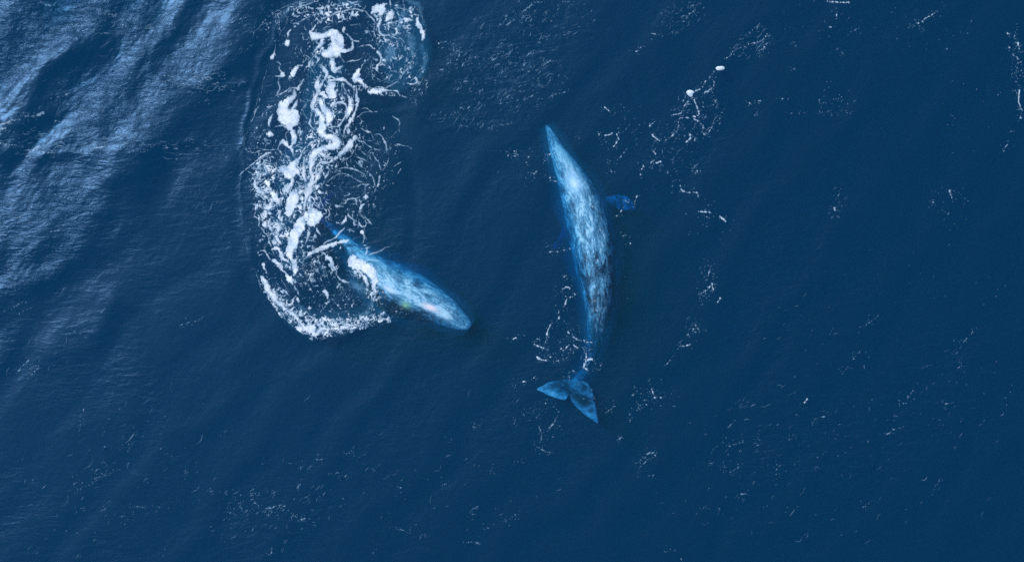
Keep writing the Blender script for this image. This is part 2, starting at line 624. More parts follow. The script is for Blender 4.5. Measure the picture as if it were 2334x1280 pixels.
build_whale('gray_whale', swim, [(fluke_l, fl_z, 0.055), (fluke_r, fl_z, 0.055), (flip_r, zfin_r, 0.10), (flip_l, zfin_l, 0.10)],
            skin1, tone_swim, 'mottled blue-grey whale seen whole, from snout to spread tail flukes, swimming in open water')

# --- the whale turning under the foam
turn = [
    (1073, 745, 4, -0.22, 0.7), (1068, 742, 11, -0.15, 0.7), (1055, 735, 19, -0.08, 0.72), (1033, 723, 28, -0.01, 0.75),
    (1005, 706, 38, 0.05, 0.8), (972, 691, 47, 0.09, 0.85), (940, 678, 55, 0.11, 0.9), (908, 665, 59, 0.11, 0.9), (878, 648, 57, 0.09, 0.9),
    (852, 626, 48, 0.03, 0.9), (828, 602, 36, -0.05, 0.95), (803, 574, 24, -0.20, 1.0), (778, 549, 17, -0.36, 1.0),
    (750, 524, 14, -0.75, 1.0), (722, 500, 12, -1.9, 0.9), (700, 484, 12, -3.4, 0.5)]
fl2_z = lambda x, y: -3.6
fluke2_a = [(708, 494), (690, 500), (668, 520), (655, 540), (650, 552), (668, 548), (690, 538), (702, 524), (710, 508)]
fluke2_b = [(712, 486), (716, 468), (728, 446), (738, 430), (730, 428), (712, 440), (698, 458), (694, 476), (700, 488)]
flip2 = [(905, 690), (888, 712), (866, 735), (850, 748), (842, 758), (852, 762), (872, 756), (896, 738), (915, 715), (922, 698)]
def zf2(x, y):
    return -1.5
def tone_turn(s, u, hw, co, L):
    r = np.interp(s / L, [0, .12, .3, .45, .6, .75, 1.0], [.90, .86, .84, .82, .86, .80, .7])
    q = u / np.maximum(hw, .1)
    r = r - 0.85 * smooth(0.05, 0.70, -q) * (s > 0.10 * L) * smooth(0.08 * L, 0.25 * L, s)  # shaded lower side painted into the skin tone
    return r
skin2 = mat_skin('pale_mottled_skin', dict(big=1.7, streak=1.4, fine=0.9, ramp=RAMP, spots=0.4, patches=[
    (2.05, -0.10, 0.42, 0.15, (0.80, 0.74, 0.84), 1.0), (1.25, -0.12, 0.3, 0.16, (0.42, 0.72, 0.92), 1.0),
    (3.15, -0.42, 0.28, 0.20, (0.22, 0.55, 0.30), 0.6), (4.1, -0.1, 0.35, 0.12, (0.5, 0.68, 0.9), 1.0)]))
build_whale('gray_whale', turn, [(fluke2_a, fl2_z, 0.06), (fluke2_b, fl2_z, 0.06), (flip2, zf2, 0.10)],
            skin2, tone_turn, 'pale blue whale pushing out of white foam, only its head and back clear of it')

# ------------------------------------------------------------------ added haze shells that soften the whales' edges with a pale glow
def mat_edge_haze():
    b = NT('edge_haze')
    vs = b.n('VolumeScatter')
    vs.inputs['Color'].default_value = (0.10, 0.62, 1.0, 1)
    vs.inputs['Density'].default_value = 0.13
    b.l(vs.outputs[0], b.out.inputs['Volume'])
    b.m.cycles.homogeneous_volume = True
    return b.m
M_EDGE_HAZE = mat_edge_haze()
for P, lab in ((WHALES[0], 'faint haze added round the whole whale to soften its edges'), (WHALES[1], 'faint haze added round the diving whale to soften its edges')):
    layers = []
    for off, dz in ((0.07, 0.05), (0.16, 0.09), (0.27, 0.13), (0.40, 0.17)):
        Q = P.copy()
        Q[:, 2] = P[:, 2] * (1.0 + 0.12 * np.sin(np.arange(len(P)) * 0.23 + off * 9)) + off
        Q[:, 3] = np.minimum(P[:, 3] + dz, -0.01 - off * 0.05)
        Q[:, 4] = 0.85
        v, f = loft(Q, 28)
        layers.append((v, [q[::-1] for q in f]))
    for v, f in layers:
        me = bpy.data.meshes.new('edge_haze_shell')
        me.from_pydata(v, [], f)
        me.materials.append(M_EDGE_HAZE)
        o = bpy.data.objects.new('edge_haze_shell', me)
        C.objects.link(o)
        tag(o, kind='stuff', label=lab)

# clouds of bubbles driven down under the churned wake: volumes with a soft, milky look
def mat_bubbles():
    b = NT('bubble_cloud')
    vs = b.n('VolumeScatter')
    vs.inputs['Color'].default_value = (0.30, 0.72, 1.0, 1)
    vs.inputs['Density'].default_value = 0.34
    b.l(vs.outputs[0], b.out.inputs['Volume'])
    b.m.cycles.homogeneous_volume = True
    return b.m
M_BUB = mat_bubbles()
for pts, lab in ((((735, 60, 12), (745, 120, 40), (735, 220, 50), (715, 320, 58), (680, 410, 62), (665, 500, 58), (665, 580, 40), (672, 640, 14)), 'milky cloud of bubbles under the trail of foam'),
                 (((620, 640, 8), (650, 700, 26), (710, 738, 34), (780, 736, 30), (850, 712, 24), (880, 690, 8)), 'milky bubbles under the curved rim of foam'),
                 (((800, 590, 12), (830, 620, 38), (846, 660, 40), (840, 700, 14)), 'milky bubbles beside the back of the diving whale'),
                 (((860, 20, 20), (910, 60, 56), (920, 130, 62), (900, 190, 30), (890, 205, 8)), 'milky bubbles under the small whirl at the top')):
    Q = catmull(np.array(pts, float), 6)
    qx, qy = W(Q[:, 0], Q[:, 1])
    hw = np.maximum(Q[:, 2], 3) * S
    v, f = loft(np.stack([qx, qy, hw, np.full(len(Q), -0.012), np.full(len(Q), 0.42)], 1), 28)
    me = bpy.data.meshes.new('bubble_cloud')
    me.from_pydata(v, [], [q[::-1] for q in f])
    me.materials.append(M_BUB)
    o = bpy.data.objects.new('bubble_cloud', me)
    C.objects.link(o)
    tag(o, kind='stuff', label=lab)

# ------------------------------------------------------------------ foam: a coverage field on a 2 cm grid
GX0, GX1, GY0, GY1 = -30, 2364, -30, 1310
gxx, gyy = np.arange(GX0, GX1), np.arange(GY0, GY1)
FX, FY = np.meshgrid(gxx.astype(np.float32), gyy.astype(np.float32))
FF = np.full(FX.shape, -3.0, dtype=np.float32)       # foam
FT = np.ones(FX.shape, dtype=np.float32) * 0         # opacity of the stroke that won
# traced foam strokes: panel = (left, top, zoom); every stroke is "x,y,half width ..." in that panel
FOAM = [
((540, 0, 6.4), """
1080,460,15 1110,530,50 1180,530,48 1260,515,42 1330,500,45 1400,490,60 1460,560,80 1470,660,85 1440,750,85 1360,770,70 1290,790,50 1250,780,25
1080,460,22 1140,390,14 1190,320,12 1240,275,12 1290,260,10 1350,245,8 1420,200,14 1536,165,14
1250,590,30 1240,640,28 1190,690,22 1140,740,12 1100,770,6
1330,670,10 1390,610,10
1200,770,14 1130,820,10 1080,880,9 1055,945,28 1000,1000,10 980,1060,5
1060,960,14 1100,1030,8 1140,1090,5
1040,800,8 1010,870,8 970,900,8 960,945,12
960,950,14 900,970,22 860,1010,26 820,1070,30 790,1110,24 750,1125,8
790,440,12 760,470,18 755,510,18 735,550,10 730,590,16 735,630,38
735,635,20 690,640,12 660,640,4
980,370,8 990,420,8 1020,450,8
570,900,8 620,920,14 625,960,18 620,1010,8 670,1080,28 640,1120,20 560,1110,10
620,1130,9 600,1200,9 620,1280,9
565,680,6 545,760,12 520,840,30 510,880,8
565,670,4 570,600,4 610,540,5 640,470,4 700,400,4
810,165,8 870,130,14 940,90,18 1000,75,12 1060,60,10 1110,30,6
850,245,14 890,240,14 930,220,7
1050,110,14 1110,130,14
940,190,6 1040,165,8
1150,130,10 1240,125,20 1250,80,8
1280,210,7 1290,220,7
1050,235,10 1060,240,10
1130,230,12 1160,180,8
870,330,6 940,310,9 990,280,9 1040,290,8
845,390,14 855,392,14
780,915,10 782,917,10
800,840,10 802,842,10
845,780,10 847,782,10
780,960,8 770,1000,6
810,705,6 812,706,6
880,660,7 850,730,6
980,1165,16 945,1210,14 900,1270,10
1240,900,8 1240,960,14 1270,1020,28 1310,1070,26 1300,1110,20 1250,1200,20 1200,1260,15
1210,1100,14 1180,1180,20 1160,1250,25 1160,1280,25
1390,880,35 1400,960,35 1420,1030,35 1470,1000,25 1536,970,20
1260,430,6 1300,400,10 1350,395,8
1330,340,5 1410,335,6
1190,385,8 1192,387,8
940,490,8 935,500,7
"""),
((760, 0, 5.333), """
480,150,25 530,110,48 590,110,45 580,160,30
620,60,25 645,50,12
700,140,22 690,190,45 650,230,30 615,255,10
740,110,10 790,100,7 830,110,7 910,120,10 945,160,20 960,220,12
570,200,14 560,260,18 550,330,18 565,390,16 600,430,14 680,430,9 740,460,9 800,480,6
690,340,5 710,290,8 760,260,9 830,240,9 890,240,28 960,250,15
830,310,10 870,340,10 930,360,10 945,340,10
920,400,10 922,401,10
985,180,14 1020,190,14 1020,240,18 1030,300,25 1070,360,24 1095,420,22 1085,480,16 1070,510,5
0,180,10 80,140,10 180,125,10 260,110,10 340,130,10 400,155,10 440,200,10 490,240,10 510,280,7
170,10,10 230,40,14 300,20,8 350,25,6
390,70,8 370,110,8
0,100,8 30,60,6 80,50,8
130,350,22 120,380,14 150,410,8 200,450,10 230,490,12 310,505,12
0,640,60 100,620,30 180,620,20 230,580,20 230,520,15
310,570,8 360,555,10 430,550,12 490,590,14 550,640,16 580,700,16 575,750,14 540,800,16 530,850,14 500,830,7 480,850,6
530,860,10 560,890,4
150,760,8 220,740,10 300,730,8 380,680,5
340,680,4 375,640,4
330,850,8 350,800,7 390,750,7 460,680,5
300,860,22 280,920,35 260,970,32 320,980,30 370,1030,22 430,1080,18 430,1110,20 500,1110,30 560,1120,25 560,1080,12 620,1100,18 700,1100,12 770,1110,15 800,1150,14 890,1185,5
510,1060,8 580,1060,10 620,1080,10 670,1050,12 730,1020,9 790,990,7
810,960,12 840,900,10 860,870,8 870,800,5
900,850,6 930,780,6 975,710,7 980,660,5 1020,610,4
740,755,6 780,710,9 795,690,8 790,660,4
900,1010,10 950,1020,14 1010,1000,14 1000,950,14 940,980,5
1040,910,8 1080,860,5 1120,840,5
1050,750,4 1100,700,6 1180,650,4
420,300,5 425,380,6 470,450,6
450,300,5 490,350,10 495,400,7 520,470,8
520,480,5 540,560,6 560,620,6
560,580,4 610,520,7
700,550,4 690,620,5 690,700,4
740,670,4 740,620,4 780,600,3
630,650,3 650,590,4 690,560,4
670,475,14 675,480,14
690,500,4 760,520,4 800,480,4
470,900,3 480,960,4 560,995,5 640,960,5 690,940,8
390,950,5 430,860,5 400,820,4
855,100,6 845,40,6 850,0,5
680,0,14 690,60,10 700,110,8
740,50,5 800,20,6
590,300,8 650,300,10 660,340,5 600,350,5
1065,1160,8 1080,1100,4 1120,1060,3
740,1160,12 742,1162,12
700,1130,8 720,1135,6
920,500,4 940,600,4 900,680,4
620,760,4 700,750,4
180,310,4 260,300,5 330,290,5
"""),
((540, 180, 5.818), """
555,0,8 555,60,8 570,120,8 540,180,14 545,210,12 620,180,10 700,130,10 770,120,12 800,130,20 850,60,16 880,10,15
760,140,12 770,190,22 750,240,30 720,270,35 650,320,50 600,360,55
800,290,14 770,350,22 720,410,20
600,420,65 650,500,90 740,480,75 740,560,70 680,570,70 600,500,60
680,620,50 730,680,30 750,750,30 760,820,30 735,870,15
515,630,10 580,615,12 640,605,20
690,700,6 650,720,6 650,780,6 680,860,8 720,890,20
620,830,30 670,880,25 720,930,22 745,980,14 745,1030,6
600,830,20 560,880,10 545,930,10 580,970,10 600,1010,8
540,940,8 450,940,8 370,940,10 290,955,12 220,980,10 150,960,6 115,930,5
115,930,5 200,915,5
430,980,20 370,1005,22 300,1050,16 230,1110,14 150,1170,10 60,1250,9 30,1280,6
560,1220,35 640,1210,50 740,1200,55 780,1240,45
500,1230,14 540,1180,12 600,1150,12
740,1150,40 790,1100,35 820,1060,20 860,990,14 900,920,12 950,880,11 1047,820,12
880,1280,22 890,1180,18 890,1100,16 900,1050,14
980,1280,14 960,1150,20 970,1050,15 1000,930,12
430,730,35 470,745,18
430,640,14 430,570,16 450,520,18 470,470,12
380,430,6 440,370,10 510,340,14
340,740,7 280,760,6 230,790,5
340,740,5 390,670,5
300,290,10 300,270,10
300,350,6 260,400,14 230,470,10 200,550,8 150,590,5
260,650,12 262,651,12
170,700,5 210,740,5 170,770,5
260,880,6 270,910,8 230,920,5
870,470,5 890,390,5 920,340,6 900,300,6 850,290,7 830,330,7
820,210,7 822,211,7
870,490,4 960,460,3
830,590,10 850,575,8
800,790,4 870,740,4 920,640,3
60,890,6 90,870,5 80,800,3 100,740,3
200,1180,12 260,1190,14 300,1150,16 360,1110,14 430,1120,10 520,1110,10
290,1230,20 310,1280,18
370,1170,20 390,1230,18
400,1050,8 460,1030,10 540,1040,10
"""),
((700, 180, 5.818), """
150,0,16 140,60,30 160,110,20 200,60,14 230,0,14
300,30,25 400,10,20 480,10,25 530,40,20 600,110,12 630,150,10
330,80,50 310,150,55 340,210,50 300,240,30
390,150,20 392,151,20
150,150,25 120,220,28 85,300,30 80,370,30 130,430,28 190,500,35 200,570,45 200,640,50 180,700,45 230,750,35 300,770,35 360,760,30 380,820,50 370,880,50 300,900,35 200,930,35 130,960,40 80,1020,40 60,1100,35 50,1200,25 60,1280,16
60,440,8 55,520,12 35,590,18 70,650,9 110,680,14
80,700,10 70,760,12 130,780,10
100,570,12 95,510,5
180,280,22 210,380,35 260,430,40 290,480,45 290,540,40 270,600,25
345,440,12 335,390,10 390,330,16 460,310,22 510,340,14 520,400,12 520,480,14 470,550,14 430,620,16 400,630,12 330,635,14 250,660,12
460,70,8 500,140,10 540,220,10 580,300,35 570,400,30 545,490,20 520,540,10
430,210,6 480,240,8 505,290,9
610,130,5 620,220,6 600,290,8
650,85,10 655,180,14 665,280,26 660,360,18 640,430,14 600,520,25 550,600,25 510,650,18 490,720,12 480,790,8
540,700,28 555,680,18
500,780,7 560,740,7
640,780,28 590,830,32 540,910,40 470,970,30 400,1030,22 340,1080,22 270,1110,18 180,1110,18 130,1170,18 110,1280,18
160,980,20 220,1010,25 290,1050,14 340,1060,10
440,860,10 470,810,7
430,620,8 430,700,8 425,760,8
280,670,8 330,700,12
0,880,12 60,840,12 120,810,12 200,790,10 300,820,8
0,1040,10 40,960,10 100,900,8
700,400,5 780,390,6 830,420,8 870,440,8 925,435,12
985,400,12 986,402,12
830,430,5 740,450,5 690,490,8 640,520,4
690,500,9 720,560,10 700,620,5
715,655,10 770,680,10 825,700,18
890,735,9 960,735,8 1000,770,8 1030,830,16 1050,900,10 1060,980,8
1050,790,9 1052,790,9
1110,930,12 1095,880,6 1120,860,5
650,790,12 700,820,12 760,840,9 850,910,9 970,945,6
760,720,4 755,800,6 850,825,5 940,870,6
690,850,8 660,880,14 600,990,8 590,1010,9 520,1060,7 450,1105,7
610,1015,6 720,1055,8 820,1100,7
670,900,6 730,970,6 830,1040,5 880,1130,4
850,960,4 890,1030,9 950,1110,9 975,1195,12 970,1160,6
1130,490,8 1220,560,12 1220,620,5 1215,690,9
1110,770,5 1180,700,5
1160,870,5 1210,870,10 1280,885,7 1340,895,6 1390,930,6
1080,1040,7 1060,1120,10 1000,1210,7
1150,1160,7 1230,1110,8 1280,1080,4
1240,1190,7 1200,1260,5
350,1240,8 430,1190,8 500,1180,8 600,1195,8 680,1225,8 760,1260,6
250,1280,10 290,1220,10 300,1190,5
180,1230,25 150,1260,20
820,1240,8 835,1280,8
"""),
((560, 380, 7.111), """
590,40,50 680,50,70 760,50,70 770,120,55 700,140,55 640,120,40
480,70,12 540,120,14 620,170,16 700,200,16
760,200,30 750,260,30 700,320,50 640,380,60 600,420,30
780,470,75 760,550,90 720,640,75 700,740,60 680,790,25
940,40,22 950,120,35 960,180,30 960,240,10
1050,20,20 1080,80,15 1050,160,12
1150,20,18 1110,120,25 1080,220,40 1050,330,55 1000,450,45 970,540,25 960,620,22 955,700,14 950,780,20
1240,80,14 1190,130,30 1160,190,40 1120,260,25
1150,330,35 1190,310,18
870,120,14 880,180,6
900,210,7 870,280,8 800,340,9
800,350,14 900,330,14 960,280,8
910,440,20 960,380,18 980,300,14 1040,230,8
1090,740,75 1130,830,85 1060,900,70 1180,790,60
980,780,45 970,850,50
870,650,45 872,651,45
930,800,30 900,900,70 860,980,75 930,980,40 820,1060,80 780,1150,85 750,1260,90
180,180,28 160,280,35 210,390,50 280,430,30 310,480,28 370,540,14 450,600,14
220,190,20 250,250,10
350,260,50 400,340,25 440,420,50 480,500,60 520,580,40 560,640,20
600,520,30 640,580,14
560,560,10 600,640,8
520,560,20 600,500,20 660,480,10
330,560,14 270,580,14 250,640,16 290,690,22 330,760,30 300,840,22 260,800,25 250,740,16
350,850,14 351,852,14
380,630,14 381,631,14
430,690,18 490,660,12
420,610,12 421,611,12
390,850,25 380,920,30 400,990,28 430,1070,25 500,1140,30 550,1230,40
350,940,14 350,990,12
500,860,18 550,910,16 600,950,14 650,970,12
400,810,10 450,830,10
470,960,10 600,970,14 660,1010,25 670,1090,40
500,1060,25 540,1100,14
480,1000,8 490,1010,8
630,850,8 700,880,8
650,820,7 740,850,8
1010,1030,12 1030,1080,14 1000,1170,14 960,1240,12
1160,990,12 1180,1050,9 1240,1100,7
1060,570,12 1130,610,12 1190,660,12 1240,690,6
1210,500,10 1210,560,8 1260,620,9
520,230,10 590,215,10
460,250,8 490,300,8 480,350,8
280,1180,14 285,1182,14
190,1265,12 192,1266,12
440,1260,12 441,1262,12
120,60,10 200,40,14 300,30,14
240,120,16 300,90,14 340,40,14
"""),
((700, 380, 6.4), """
320,30,16 310,90,14 265,150,18 250,220,12 200,300,8
190,300,6 235,330,8
390,75,7 450,40,8 520,15,8 650,20,9 720,50,9 770,75,8 850,110,5
300,210,9 380,150,8 450,110,9 520,95,8 600,120,9 650,140,6 700,180,7 770,210,9 830,225,6
280,265,12 330,270,6
660,300,8 740,280,10 800,255,8 870,260,14 920,255,8
840,295,10 880,270,8
910,90,7 950,140,8 970,200,9 985,260,10 960,290,12
995,320,14 980,370,8 930,415,8
1060,140,16 1055,190,14 1040,275,22
1075,40,12 1060,0,10
1110,180,4 1220,200,5
1250,245,8 1252,245,8
860,445,38 890,450,15
768,438,14 769,438,14
800,410,6 860,350,6
235,440,8 260,490,9 300,530,12 350,550,7
400,555,9 440,575,20 490,580,8 525,580,14
470,550,7 530,530,8 560,530,10 580,490,12 630,470,12 700,465,18 720,500,18 720,540,10 760,590,5
900,500,10 860,520,6 800,580,22 770,640,12 740,690,14 740,740,7
190,440,7 200,500,9 235,570,9 215,630,6
610,660,9 600,700,14 640,740,14 680,780,12 680,840,20 730,840,10
570,710,16 560,770,20 530,810,20 490,850,12
430,815,14 470,825,10
750,790,8 770,840,16 800,870,14 850,860,14 860,830,8
820,690,6 850,740,9 910,800,12 930,850,5
800,950,28 830,1000,10 830,1060,9 810,1120,5
830,900,9 820,940,9
840,1000,6 870,1060,5
550,890,12 510,920,14 450,990,14 400,1040,14 330,1070,12 270,1100,14 235,1135,10
30,1260,20 120,1215,24 220,1180,28 320,1150,28 420,1120,26 500,1095,24 580,1080,24 600,1070,15
590,1075,7 700,1040,5 790,1010,4
490,1180,20 491,1182,20
830,1140,14 860,1140,10
800,1195,9 870,1190,20 860,1240,18 860,1280,14
910,1170,8 911,1170,8
930,1265,9 1000,1245,9 1080,1220,7 1130,1180,6 1200,1160,3
130,880,12 160,940,18 190,990,8 270,1050,5
650,925,10 700,945,6
600,890,4 640,910,5
10,920,14 20,970,18 0,1030,14
80,1150,16 85,1200,14
540,420,8 580,410,7
700,1110,6 760,1180,5
"""),
((570, 560, 5.818), """
530,50,60 530,130,40 545,190,22
580,220,35 600,290,40 600,340,30
300,50,18 360,30,25 400,90,25 430,160,30 490,200,25
110,110,9 110,80,9 180,65,10 230,120,12 260,170,12 330,205,25 390,250,30 430,320,20 470,360,14 490,400,20 530,450,38 570,500,20 600,560,14 640,620,14 670,660,6
115,125,8 180,110,8
150,400,20 175,450,25 220,520,38 240,590,30 290,650,25 340,720,30 420,780,25 460,830,25 530,880,30 600,930,30 660,1000,25 720,1090,35 800,1110,50 850,1180,30 920,1130,40 989,1100,40
300,720,16 250,650,12
410,860,12 520,940,12 640,1050,10
180,250,25 210,330,14
115,215,8 116,216,8
320,650,25 390,710,18 450,790,18
480,610,16 510,650,10
590,680,16 560,750,20 545,810,14
630,710,25 660,760,10
660,840,22 670,900,40
740,910,14 760,980,28 840,980,20 850,900,14
280,425,7 350,420,7
300,520,8 301,521,8
370,545,10 400,560,6
580,390,18 581,391,18
600,480,16 601,481,16
660,370,12 710,420,9
800,400,9 840,480,9
740,500,14 741,501,14
800,570,18 801,571,18
970,605,14 971,606,14
930,655,9 931,656,9
850,750,10 851,751,10
800,810,14 801,811,14
"""),
((700, 560, 5.818), """
20,120,20 60,90,22 150,60,22 230,30,22 330,5,20
440,10,15 441,11,15
610,170,50 590,230,55 680,240,70 750,270,60 820,320,60 870,380,55 890,460,50 890,540,40 905,610,25
640,350,22 700,350,20 750,400,22 790,480,25 800,560,18 785,640,10 780,665,12
600,340,14 650,380,14 700,430,12
270,150,25 310,170,25 330,240,22 370,310,18
290,240,14 340,320,14
250,180,14 251,181,14
390,320,10 390,380,12 440,450,12 480,470,22 560,485,14
450,490,8 400,550,12
540,510,7 590,570,5
780,20,10 790,80,14 750,130,10 690,180,10
720,40,10 830,20,7
820,120,9 880,95,10 960,75,8 1030,30,6 1090,10,3
720,200,10 800,185,8 870,185,9 960,200,7
240,600,22 270,650,20 265,690,18
240,770,20 290,740,12
40,570,18 41,571,18
95,755,14 96,756,14
175,660,8 176,661,8
30,390,8 80,465,12
40,330,10 41,331,10
300,870,14 350,820,9
400,820,8 440,830,9 460,870,12
545,890,16 555,940,14
600,800,18 620,740,8
540,715,8 541,716,8
645,685,7 690,560,8
0,1090,50 80,1080,45 100,1180,30 180,1110,40 230,1170,25 280,1110,30 380,1090,30 480,1080,30 580,1050,30 650,1050,20 760,1040,18 850,1005,12 950,960,14 1000,890,25 1040,890,10
200,940,14 260,970,30 380,990,14 460,970,20 500,1010,18 620,980,16 700,980,14 780,1000,18
30,820,25 60,850,14
110,920,18 111,921,18
870,770,12 860,840,10 860,900,10
"""),
]
